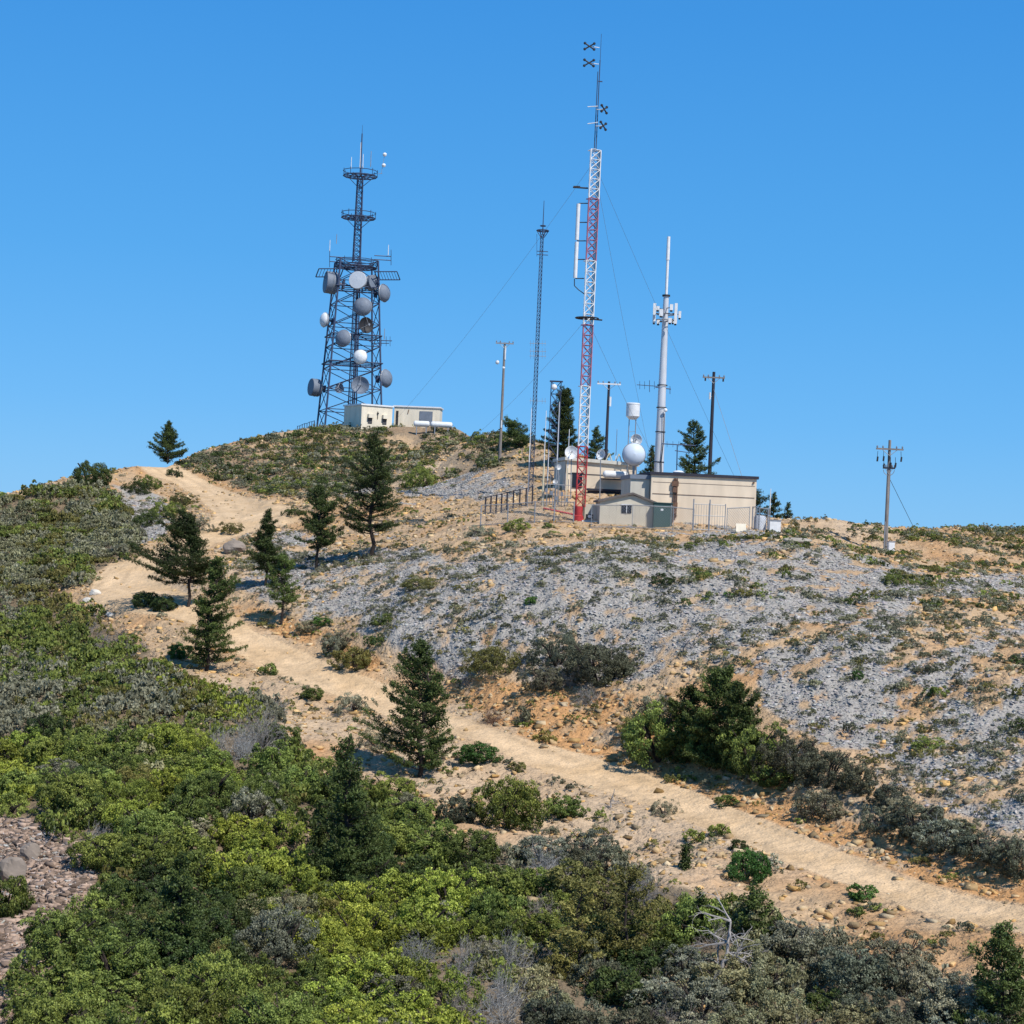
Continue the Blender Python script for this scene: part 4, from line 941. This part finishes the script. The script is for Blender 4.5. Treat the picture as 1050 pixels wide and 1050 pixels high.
m = MB(); m.tube(L_(587.5,192,D2,B2), L_(603,193,D2,B2), .07); m.tube(L_(588,191,D2,B2), L_(595,191,D2,B2), .04); m.build('side_arm', MT['dark'], mast)
m = MB()
for (va, vb) in ((209,246),(248,285)):
    a = L_(593.2-(va-209)*.045, va, D2, B2); b = L_(593.2-(vb-209)*.045, vb, D2, B2); m.tube(a, b, .16, n=12)
m.build('panel_antenna', MT['white'], mast, True)
m = MB()
for v_ in (208.5,228,247,266,285.5): m.tube(L_(593.4-(v_-209)*.045, v_, D2, B2), L_(602.8-(v_-209)*.05, v_, D2, B2), .045)
m.path([L_(589,286,D2,B2), L_(589,293,D2,B2), L_(593,297,D2,B2), L_(600,302,D2,B2)], .04); m.build('antenna_bracket', MT['dark'], mast)
def guy(va, end, lab, va_u=None):
    a = Vector(B2)+Vector((0,0,h2(va))); b = Vector(end); m = MB(); N_ = 14
    pts = [a.lerp(b, i/N_)-Vector((0,0,4*(i/N_)*(1-i/N_)*(b-a).length*.012)) for i in range(N_+1)]
    pts = [p-Vector(B2) for p in pts]; m.path(pts, .012, 3); m.build('guy_wire', MT['galv'], mast)
guy(165, gpos(388,440,236), ''); guy(326, gpos(470,442,215), ''); guy(165, gpos(672,520,182), ''); guy(165, gpos(775,530,163), ''); guy(326, gpos(690,530,175), '')
# ---- thin dark mast
D3 = 172; B3 = gpos(545, 502, D3, .1)
def h3(v): return ray(550, v, D3)[2]-B3[2]
t = thing('antenna_mast', 'thin dark lattice mast with spike top, left of the red and white mast', 'mast', B3)
a = MB(); b = MB(); lattice(a, b, 0, h3(240), .42, .30, 64, .035, .017, 3); a.build('mast_legs', MT['steel'], t); b.build('bracing', MT['steel'], t)
m = MB(); m.ring((0,0,h3(236)), .55, .07, 12, 4); m.ring((0,0,h3(231)), .25, .05, 10, 4)
for i in range(6): m.tube((.15*math.cos(i),.15*math.sin(i),h3(243)), (.55*math.cos(i*1.047),.55*math.sin(i*1.047),h3(236)), .035)
m.build('head_frame', MT['steel'], t)
m = MB(); m.tube((0,0,h3(240)), (0,0,h3(205)), .06, .03); m.build('spike', MT['steel'], t)
m = MB()
for v_ in (257.5, 261): m.tube(L_(550.5, v_, D3, B3), L_(562, v_+.6, D3, B3), .04)
m.tube(L_(550.5,240,D3,B3), L_(550.5,263,D3,B3), .02); m.build('side_arm', MT['steel'], t)
for v_ in (352, 360, 365, 411):
    m = MB(); m.tube(L_(543, v_, D3, B3), L_(560, v_+.4, D3, B3), .022)
    for q in (544,547,551,556,559): m.tube(L_(q, v_-3, D3, B3), L_(q, v_+3, D3, B3), .015)
    m.build('yagi_antenna', MT['galv'], t)
# ---- pole helper
def pole(u, vb, vt, d, r0, r1, mat, label, cross=None, name='utility_pole', extra=None, ns=10, cat='pole'):
    B = gpos(u, vb, d, .2); hh = ray(u, vt, d)[2]-B[2]; t = thing(name, label, cat, B)
    m = MB(); m.tube((0,0,0), (0,0,hh), r0, r1, ns); m.build('pole', MT[mat], t, True)
    if cross:
        for (zc, half, mt) in cross:
            m = MB(); m.box((0,-.12,hh-zc), (2*half,.12,.14)); ca = m.build('crossarm', MT[mt], t)
            m = MB()
            for q in (-.92, -.5, .5, .92): m.lathe([(.01,0),(.06,.02),(.07,.12),(.03,.2),(.01,.22)], 8, 'Z', (q*half,-.12,hh-zc+.07))
            m.build('insulator', MT['dishgrey'], ca)
            m = MB(); m.tube((-half*.6,-.14,hh-zc), (0,-.14,hh-zc-.55), .025); m.tube((half*.6,-.14,hh-zc), (0,-.14,hh-zc-.55), .025); m.build('arm_brace', MT['galv'], t)
    return t, B, hh
t, B, hh = pole(513.5,446,351,196,.17,.12,'wood','thin pole with small white dishes on the ridge left of the thin mast',[(.1,.95,'galv')])
dish(t, L_(510,371.5,196,B), .42, -20, 'white', el=0); dish(t, L_(516.5,377,196,B), .3, 20, 'white'); 
m = MB(); m.tube((0,-.15,hh*.3), (0,-.15,hh*.36), .07); m.tube((.1,-.1,hh*.86), (.1,-.1,hh*.97), .08); m.build('junction_box', MT['white'], t)
t, B, hh = pole(621,474,391,180,.17,.12,'darkwood','dark utility pole with pale crossarm between red mast and white drum',[(.25,1.15,'white')])
m = MB(); m.tube((.18,-.1,hh*.74), (.18,-.1,hh*.84), .11, n=8); m.tube((0,0,hh*.79), (.2,-.1,hh*.79), .04); m.build('fuse_box', MT['white'], t)
t, B, hh = pole(727,500,381,176,.21,.14,'darkwood','dark utility pole rising behind the long building',[(.55,1.05,'wood')])
m = MB(); m.tube((-.3,-.1,hh*.80), (-.3,-.1,hh*.85), .09, n=8); m.tube((0,0,hh*.82), (-.3,-.1,hh*.82), .03); m.build('fuse_box', MT['white'], t)
for q in (-.8,.9): m = MB(); m.tube((q,-.12,hh-.55-.35), (q,-.12,hh-.62), .08, n=7); m.build('cutout', MT['dark'], t)
P_ = gpos(775,532,164); m = MB(); m.tube((0,0,hh-1.5), Vector(P_-B), .02, n=3); m.build('guy_wire', MT['galv'], t)
t, B, hh = pole(907.5,570,451,152,.17,.11,'wood','weathered utility pole with crossarms and cutouts, standing alone on the right',[(.75,1.12,'wood'),(2.3,.5,'darkwood')])
for (xx, zz) in ((-1.0,1.55),(-.5,1.5),(.95,1.5),(-.05,1.45),(.1,2.0),(-.45,2.1),(.5,2.0)):
    m = MB(); m.tube((xx,-.16,hh-zz-.25), (xx+.03,-.16,hh-zz+.15), .075, n=7); m.tube((xx,-.16,hh-zz+.15), (xx*.97,-.12,hh-zz+.6), .02, n=4); m.build('cutout', MT['dark'], t)
m = MB(); m.ring((0,-.1,hh-2.45), .45, .025, 10, 4, math.pi, 2*math.pi, 'Y'); m.tube((-.14,-.12,0), (-.14,-.12,hh*.28), .05); m.tube((.14,-.05,0), (.14,-.05,hh*.8), .02); m.build('conduit', MT['galv'], t)
P_ = gpos(938,541,166); m = MB(); m.tube((0,0,hh*.68), Vector(P_-B)+Vector((0,0,0)), .022, n=3); m.build('guy_wire', MT['dark'], t)
B = gpos(913, 571, 150, .05); t = thing('utility_cabinet', 'pale grey metal cabinet at the foot of the right pole', 'cabinet', B, R_(8))
m = MB(); m.box((0,0,.65), (.5,.42,1.2)); m.build('cabinet_body', MT['white'], t); m = MB(); m.box((.03,0,1.29), (.56,.5,.07)); m.build('lid', MT['galv'], t); m = MB(); m.box((0,0,.02), (.65,.55,.1)); m.build('plinth', MT['concrete'], t); m = MB(); m.box((0,-.215,.65), (.42,.03,1.05)); m.build('door', MT['white'], t)
# ---- grey monopole
D4 = 168; s4 = FPX/D4; B4 = gpos(674, 515, D4, .1)
def h4(v): return ray(678, v, D4)[2]-B4[2]
mono = thing('monopole', 'pale grey tapered monopole with a cluster of white panel antennas', 'monopole', B4)
m = MB(); m.lathe([(.46,0),(.40,h4(440)),(.33,h4(380)),(.24,h4(303))], 18); m.build('shaft', MT['pole'], mono, True)
m = MB(); m.lathe([(.36,h4(303)-.05),(.36,h4(303)+.1),(.22,h4(303)+.1)], 16); 
for v_ in (395,418,443,474): m.lathe([(.46,h4(v_)-.04),(.47,h4(v_)+.05)], 16)
m.build('collar', MT['dark'], mono)
m = MB(); m.tube((0,0,h4(303)), (0,0,h4(266)), .13, .13, 10); m.tube((0,0,h4(266)), (0,0,h4(242)), .17, .15, 10); m.build('upper_pole', MT['white'], mono, True)
for (uu, v0, v1, ww, dy) in ((671,311,331,.26,-.3),(693,311,332,.26,-.5),(674.5,314,318,.3,-.9),(678,317,324,.34,-1.1),(688.5,312,318,.3,-1),(687,326,331,.3,-.9),(697,319,326,.24,.2),(675,328,332,.28,.3),(690,327,331,.22,.5)):
    m = MB(); c = L_(uu, (v0+v1)/2, D4+dy, B4); m.box(c, (ww, .16, (v1-v0)/s4)); m.build('panel_antenna', MT['white'], mono)
    m = MB(); m.tube((0,0,c.z), c, .04, n=4); m.box(c+Vector((0,.13,-(v1-v0)/s4*.5)), (ww*.7,.15,.25)); m.build('antenna_mount', MT['dark'], mono)
m = MB(); m.ring((0,0,h4(322)), .8, .05, 12, 4); m.ring((0,0,h4(328)), .8, .05, 12, 4); m.build('mount_ring', MT['galv'], mono)
m = MB(); m.tube(L_(653,394.5,D4,B4), L_(680,396.5,D4,B4), .035); m.tube(L_(666,390,D4,B4), L_(666,402,D4,B4), .03); m.tube(L_(672,397,D4,B4), L_(688,399,D4,B4), .05)
for q in (656,661,671): m.tube(L_(q,391,D4-.3,B4), L_(q,399,D4+.3,B4), .018)
m.tube(L_(687,396,D4,B4), L_(687,404,D4,B4), .03); m.build('yagi_antenna', MT['steel'], mono)
dish(mono, L_(682.5,420.5,D4-.6,B4), .34, 15, 'white')
m = MB(); m.path([L_(681,424,D4-.5,B4), L_(680.5,450,D4-.5,B4), L_(678,473,D4-.5,B4), L_(678,484,D4-.5,B4)], .05); m.build('feed_cable', MT['dark'], mono)
# ---- yagi pole right of the monopole
B = gpos(694, 500, 160); t = thing('antenna_pole', 'short pole with long yagi antenna over the building roof', 'antenna', B); 
m = MB(); m.tube((0,0,0), L_(694.5,456,160,B), .05); m.build('pole', MT['steel'], t)
m = MB(); m.tube(L_(679,455,160,B), L_(713,457,160,B), .05); m.tube(L_(692,462,160,B), L_(706,464,160,B), .04)
for q in (684,690,696,702,708): m.tube(L_(q,452.5,160,B), L_(q,458.5,160,B), .018)
m.build('yagi_antenna', MT['steel'], t)
# ---- white drum antenna on legs
D5 = 166; B = gpos(646, 500, D5); t = thing('drum_antenna', 'white cylindrical drum on tall thin twin legs above the big dome', 'antenna', B)
c = L_(649, 422, D5, B); r = 7/(FPX/D5)
m = MB(); m.lathe([(.01,-r*1.2),(r*.55,-r*1.15),(r*.95,-r*.75),(r,-r*.7),(r,r*1.0),(r*1.03,r*1.02),(r*1.03,r*1.15),(r*.9,r*1.25),(.01,r*1.3)], 20, 'Z', c); m.build('drum', MT['white'], t, True)
for q in (-.3,.3): m = MB(); m.tube((c.x+q, c.y, 0), (c.x+q, c.y, c.z-r), .05); m.build('leg', MT['galv'], t)
m = MB()
for k in range(14): m.tube((c.x-.3, c.y, k*.45), (c.x+.3, c.y, k*.45+.1), .015, n=4)
m.build('bracing', MT['galv'], t)
# ---- large pale radome dish and the small one above it
D6 = 164; B = gpos(650, 500, D6); t = thing('satellite_dish', 'big pale blue-white round dish behind the upper building roof', 'dish', B)
dish(t, L_(650,466,D6,B), 23.5/(FPX/D6), 5, 'dome', None, name='reflector').data.materials[0] = MT['radome']
m = MB(); m.tube((0,.6,0), L_(650,466,D6+.8,B), .12); m.build('pole', MT['galv'], t)
B = gpos(653, 500, D6+3); t = thing('satellite_dish', 'small white dish showing just above the big pale dish', 'dish', B)
dish(t, L_(652.5,451,D6+2,B), 12/(FPX/D6), 0, 'whiteopen', name='reflector'); m = MB(); m.tube((0,.3,0), L_(652.5,451,D6+2.3,B), .06); m.build('pole', MT['galv'], t)
for (uu, vv, dia, a, lab) in ((586,464,13.5,5,'round white dish left of the red mast over the upper building'),(616,466,11,-40,'tilted white dish right of the red mast on the upper roof'),(572.7,479,5.5,0,'small white dish at the upper building side wall, upper one'),(569.5,494,5,0,'small white dish at the upper building side wall, lower one')):
    dd = 163 if vv < 470 else 161; B = gpos(uu-.5, 503, dd); t = thing('satellite_dish', lab, 'dish', B); dish(t, L_(uu, vv, dd-.3, B), dia/(FPX/dd), a, 'whiteopen', name='reflector', el=10); m = MB(); m.tube((0,.05,0), L_(uu, vv, dd+.15, B), .05); m.build('pole', MT['galv'], t)
# ---- upper building
D7 = 167; s7 = FPX/D7; P = gpos(616, 500, D7, .4); P[2] = ray(616, 502, D7)[2]-.6
ub = thing('upper_building', 'beige upper building with sloping pale roof edge behind the red mast', 'building', P, R_(8))
W7 = 73/s7; zl = ray(580,472,D7)[2]-P[2]; zr = ray(652,484,D7)[2]-P[2]+.2
zr = zl-(zl-zr)*.45
def wallprism(y0, y1, inset=0): return [(-W7/2, 0), (W7/2, 0), (W7/2, zr), (-W7/2, zl)]
m = MB(); m.prism(wallprism(0,0), 0, 6.5); m.build('wall', MT['beige'], ub)
m = MB(); m.prism([(-W7/2-.2, zl+.002), (W7/2+.2, zr+.002), (W7/2+.2, zr+.30), (-W7/2-.2, zl+.30)], -.25, 6.7); m.build('roof', MT['rooflight'], ub)
m = MB(); m.box((-W7/2-.05, 3.2, zl*.5), (.08, 6.0, zl*.96)); m.build('shaded_side', MT['shade_seam_grey'], ub)  # panel over the left face, greyer colour standing in for its shade
m = MB(); m.box((-W7*.34, -.04, zl*.42), (.9, .08, 1.3)); w2 = m.build('window', MT['glass'], ub); m = MB(); m.box((-W7*.34, -.06, zl*.42+.68), (1.0,.1,.08)); m.build('lintel', MT['dark'], w2)
m = MB(); m.box((0, -.025, zl*.62), (W7*.96, .05, .05)); m.build('wall_groove', MT['roof'], ub)
m = MB(); m.lathe([(.01,-1.15),(.2,-1.12),(.32,-1.0),(.34,-.9),(.34,1.0),(.25,1.1),(.01,1.15)], 14, 'X', (W7*.18,-.7,zr*.70)); m.build('duct', MT['white'], ub, True)
m = MB(); m.box((W7*.16,-.6,zr*.70-.42), (2.4,.3,.12)); m.box((W7*.1,-1.1,.55), (4.2,.5,.18)); m.box((W7*.1,-1.0,.2), (4.0,.3,.5)); m.build('cable_tray', MT['roof'], ub)
m = MB()
for q in (0, .9, 1.9):
    x0 = W7*.05+q; zz = zl+(zr-zl)*(x0/W7+.5)+.22
    m.tube((x0,-.1,zz), (x0+.3,-.1,zz+.75), .05); m.tube((x0+.6,-.1,zz-.05), (x0+.3,-.1,zz+.75), .05)
m.tube((-W7*.05,-.1,zl), (-W7*.05,-.1,zl+1.0), .08); m.build('roof_frame', MT['ivory'], ub)
for i, (uu, v0, v1, lab) in enumerate(((582.5,472,440,'short ivory whip antenna by the round white dish left of the mast'),(631,480,440,'white whip antenna on the upper roof right of the dark pole'),(541.5,500,418,'slim white whip antenna standing by the thin dark mast'),(556.5,506,421,'tall pale yellow whip antenna at the dark post fence'),(561,503,461,'short whip antenna left of the upper building side wall'),(570,500,412,'white whip antenna beside the little frame tower'),(789,535,501,'white whip antenna beside the right fence'))):
    d = 163 if i in (0,) else (168 if i == 1 else 160); B = gpos(uu, v0, d); t = thing('whip_antenna', lab, 'antenna', B)
    top = L_(uu+.044*(v0-v1), v1, d, B); m = MB(); m.tube((0,0,0), (0,0,top.z*.45), .05 if i != 3 else .09); m.build('mast_tube', MT['ivory' if i in (0,3) else 'galv'], t); m = MB(); m.tube((0,0,top.z*.45), (0,0,top.z), .045, .03); m.build('whip', MT['white'], t)
# little frame tower
D8 = 178; B = gpos(567, 470, D8); t = thing('frame_tower', 'small open frame tower with a white dish before the dark ridge conifer', 'tower', B); zt8 = L_(570,391,D8,B).z
m = MB(); m2 = MB(); lattice(m, m2, 0, zt8, .95, .95, 8, .04, .022, 4); m.build('frame_legs', MT['steel'], t); m2.build('bracing', MT['steel'], t)
m = MB(); m.box((0,0,zt8), (1.25,1.0,.08)); m.build('top_plate', MT['steel'], t); dish(t, (-.2,-.7,zt8-.6), .55, 0, 'white')
# rack of equipment along the side wall
B = gpos(572, 503, 160); t = thing('antenna_rack', 'jumble of grey pipe racks against the shaded side wall', 'rack', B); m = MB(); rr_ = random.Random(4)
for i in range(9): xx = -1.2+i*.26; m.tube((xx,rr_.uniform(-.4,.4),0), (xx,rr_.uniform(-.4,.4),rr_.uniform(1.2,3.2)), .035)
for z_ in (1.0,1.9): m.tube((-1.25,0,z_), (1.2,0,z_), .03)
m.build('pipe_frame', MT['galv'], t)
for i in range(5): m = MB(); m.box((-1.0+i*.45,-.3,rr_.uniform(.5,1.8)), (.22,.15,.35)); m.build('equipment_box', MT['dishgrey'], t)
# ---- long building
D9 = 154; s9 = FPX/D9; P = gpos(720, 541, D9, .3); rz9 = R_(4)
lb = thing('long_building', 'long beige flat-roofed building with dark roof edge', 'building', P, rz9)
W9 = 109/s9; hh = ray(720, 489, D9)[2]-P[2]
m = MB(); m.box((0,4,hh/2), (W9,8,hh)); m.build('wall', MT['beige'], lb)
m = MB(); m.box((0,4,hh+.12), (W9+.3,8.3,.24)); m.build('roof', MT['roof'], lb)
m = MB(); m.box((.0,-.02,hh*.63), (W9*.97,.045,.035)); m.box((0,-.012,hh*.86), (W9*.97,.024,.02)); m.build('wall_groove', MT['rust'], lb)
m = MB(); m.box((-W9/2-.85,3.6,hh*.5-.1), (1.6,6,hh-.2)); m.build('side_wall', MT['shade_seam_grey'], lb); m = MB(); m.box((-W9/2-.85,3.55,hh*.95), (1.75,6.2,.35)); m.build('side_roof', MT['dishgrey'], lb)  # left end wall coloured greyer than the front to show it in shade
m = MB(); xx = -W9*.5+25/s9
for k, q in enumerate((-.14,0,.14)): m.tube((xx+q,-.1,.3+.2*k), (xx+q,-.1,hh*.95), .045)
for z_, ww in ((hh*.84,.55),(hh*.72,.4),(hh*.42,.5),(hh*.3,.35)): m.box((xx-.05,-.18,z_), (ww,.22,.42))
m.path([(xx,-.1,hh*.3), (xx-.35,-.1,.9), (xx,-.1,.75), (xx+.25,-.1,.9)], .03); m.build('conduit', MT['rust'], lb)
m = MB()
for q in (-.27,.47): m.box((W9*q,-.06,hh*.93), (.14,.12,.12))
m.build('wall_lamp', MT['rust'], lb)
m = MB(); m.lathe([(.01,0),(.45,.02),(.5,.1),(.3,.22),(.01,.25)], 14, 'Z', (-W9*.5+2.4,1.0,hh+.24)); m.build('roof_vent', MT['white'], lb, True)
# ---- gabled shed
D10 = 149; s10 = FPX/D10; P = gpos(643, 535, D10, .2); sd_ = thing('gabled_shed', 'small beige shed with gabled dark roof and a dark window', 'shed', P, R_(3)); WS = 57/s10; he = ray(643,514.5,D10)[2]-P[2]; hr = ray(647,507,D10)[2]-P[2]
m = MB(); m.prism([(-WS/2,0),(WS/2,0),(WS/2,he),(.08*WS,hr-.05),(-WS/2,he)], 0, 3.6); m.build('wall', MT['shed'], sd_)
for sg in (-1,1):
    m = MB(); e = sg*(WS/2+.2); m.prism([(.08*WS,hr),(e,he-.12),(e,he+.04),(.08*WS,hr+.17)] if sg > 0 else [(.08*WS,hr),(.08*WS,hr+.17),(e,he+.04),(e,he-.12)], -.25, 3.8); m.build('roof_slope', MT['shedroof'], sd_)
m = MB(); m.box((-.02*WS,-.03,he*.72), (.8,.06,.65)); wn = m.build('window', MT['glass'], sd_); m = MB(); m.box((-.02*WS,-.07,he*.72), (.05,.05,.7)); m.box((-.02*WS,-.06,he*.72+.36), (.9,.06,.05)); m.build('window_frame', MT['white'], wn)
for q in (-.32,-.2,.14,.22,.34): m = MB(); m.box((q*WS,-.012,he*.5), (.025,.025,he*.9)); m.build('wall_seam', MT['shade_seam_grey'], sd_)
B = gpos(603, 533, 150.5, .1); t = thing('low_block_wall', 'low beige block wall between mast foot and shed', 'wall', B); m = MB(); m.box((.1,.8,.75), (1.15,.25,1.5)); m.build('wall', MT['shed'], t); m = MB(); m.box((.15,-.05,.08), (1.3,.9,.16)); m.build('footing', MT['white'], t)
B = gpos(603, 531.5, 150, 0); t = thing('generator', 'small dark generator on a pale slab beside the mast foot', 'generator', B); m = MB(); m.box((.1,0,.45), (.6,.4,.35)); m.build('generator_body', MT['dark'], t); m = MB(); m.tube((.1,-.22,.45), (.1,-.26,.45), .13, n=12); m.build('fan', MT['white'], t)
B = gpos(679.5, 537, 148.5, .1); t = thing('transformer_box', 'dark green transformer box between shed and long building', 'transformer', B, R_(3)); hb = ray(679,516,148.5)[2]-B[2]
m = MB(); m.box((0,.5,hb/2), (1.5,1,hb)); m.build('transformer_body', MT['green'], t); m = MB(); m.box((0,.47,hb+.03), (1.58,1.1,.06)); m.build('lid', MT['green'], t); m = MB(); m.box((-.1,-.01,hb*.74), (.22,.03,.16)); m.build('sticker', MT['white'], t)
m = MB(); m.box((.64,-.02,hb/2), (.05,.04,hb*.9)); m.build('door_edge', MT['galv'], t)
# fences around the compound
fence([gpos(493,532,151), gpos(548,534,150), gpos(588,535,149)], 1.75, 'chain-link fence with thin grey posts left of the red mast', 'galv', True, 2.0)
fence([gpos(498,513,158), gpos(520,511,160), gpos(546,507,162)], 1.6, 'old fence of thick dark wooden posts behind the chain-link', 'darkwood', False, .75, .075)
fence([gpos(606,541,146.5), gpos(690,541,146.5), gpos(711,542,147)], 1.9, 'chain-link fence running in front of the gabled shed', 'galv', True, 3.0, .03)
fence([gpos(745,543,147), gpos(768,544,148)], 1.9, 'chain-link fence at the right end of the long building', 'galv', True, 2.2, .03)
B = gpos(727, 541, 147); t = thing('gate', 'tall double gate of grey bars before the long building', 'gate', B, R_(3)); hg = 2.2
for k, x0 in enumerate((-1.3, 0)):
    m = MB(); m.tube((x0,0,0), (x0,0,hg+.3), .05); m.tube((x0+1.25,0,0), (x0+1.25,0,hg), .04)
    for z_ in (.1, hg*.55, hg-.1): m.tube((x0,0,z_), (x0+1.25,0,z_), .03)
    for i in range(1, 6): m.tube((x0+i*.21,0,.1), (x0+i*.21,0,hg-.1), .012, n=4)
    m.build('gate_leaf', MT['galv'], t)
fence([gpos(771,543,150), gpos(778,543,149), gpos(787,544,149)], 1.9, 'pale slatted enclosure fence right of the long building', 'galv', True, .5, .05)
B = gpos(795, 542, 150, .1); t = thing('storage_box', 'white storage box at the right end of the compound', 'box', B, R_(6)); m = MB(); m.box((0,.5,.6), (.9,.9,1.25)); m.build('box_body', MT['white'], t); m = MB(); m.box((0,.5,1.27), (1.0,1.0,.08)); m.build('lid', MT['galv'], t)
B = gpos(779, 540, 151, .1); t = thing('grey_tank', 'pale grey cylindrical tank inside the slatted enclosure', 'tank', B); m = MB(); m.lathe([(.01,0),(.5,0),(.5,1.2),(.4,1.35),(.01,1.4)], 16); m.build('tank_body', MT['dishlight'], t, True); m = MB(); m.tube((0,0,1.4), (0,0,1.5), .12); m.build('cap', MT['dark'], t)
B = gpos(760, 545, 146, 0); t = thing('leaning_board', 'pale board leaning on the building base near the gate', 'board', B); m = MB(); m.box((0,.2,.3), (.8,.05,.7), rx=-.4); m.build('board', MT['cream'], t); m = MB(); m.box((0,.16,.02), (.85,.1,.05)); m.build('foot', MT['wood'], t)
# ------------------------------------------------------------------ light and sky
SUN_EL = R_(51); SUN_AZ = R_(140)      # azimuth clockwise from +Y
sd = Vector((math.sin(SUN_AZ)*math.cos(SUN_EL), math.cos(SUN_AZ)*math.cos(SUN_EL), math.sin(SUN_EL)))
sl = bpy.data.lights.new('sun', 'SUN'); sl.energy = 5.0; sl.angle = R_(.53); sl.color = (1, .955, .88)
so = bpy.data.objects.new('sun', sl); COL.objects.link(so); so.rotation_euler = sd.to_track_quat('Z', 'Y').to_euler()
w = bpy.data.worlds.new('World'); scn.world = w; w.use_nodes = True; nt = w.node_tree
sky = nt.nodes.new('ShaderNodeTexSky'); sky.sky_type = 'NISHITA'; sky.sun_disc = False; sky.sun_elevation = SUN_EL; sky.sun_rotation = SUN_AZ
sky.altitude = 1500; sky.air_density = 1.0; sky.dust_density = .3; sky.ozone_density = 1.6
bg = nt.nodes['Background']; bg.inputs[1].default_value = .11
tint = nt.nodes.new('ShaderNodeMix'); tint.data_type = 'RGBA'; tint.blend_type = 'MULTIPLY'; tint.inputs[0].default_value = 1; tint.inputs[7].default_value = (.85, 1.0, 1.25, 1)
nt.links.new(sky.outputs[0], tint.inputs[6])
tcw = nt.nodes.new('ShaderNodeTexCoord'); sx = nt.nodes.new('ShaderNodeSeparateXYZ'); nt.links.new(tcw.outputs['Generated'], sx.inputs[0])
rp = nt.nodes.new('ShaderNodeValToRGB'); nt.links.new(sx.outputs[2], rp.inputs[0]); e = rp.color_ramp.elements
K = 1/.11
e[0].position = 0; e[0].color = (.185*K, .52*K, .92*K, 1); e[1].position = 1; e[1].color = (.03*K, .09*K, .22*K, 1)
for ps, c in ((.06, (.120, .455, .91)), (.14, (.075, .39, .86)), (.27, (.042, .305, .79))):
    q = rp.color_ramp.elements.new(ps); q.color = (c[0]*K, c[1]*K, c[2]*K, 1)
mxs = nt.nodes.new('ShaderNodeMix'); mxs.data_type = 'RGBA'; mxs.inputs[0].default_value = .88
nt.links.new(tint.outputs[2], mxs.inputs[6]); nt.links.new(rp.outputs[0], mxs.inputs[7]); nt.links.new(mxs.outputs[2], bg.inputs[0])
scn.view_settings.view_transform = 'Standard'; scn.view_settings.look = 'None'; scn.view_settings.exposure = 0; scn.view_settings.gamma = 1
scn.cycles.max_bounces = 5; scn.cycles.transparent_max_bounces = 8
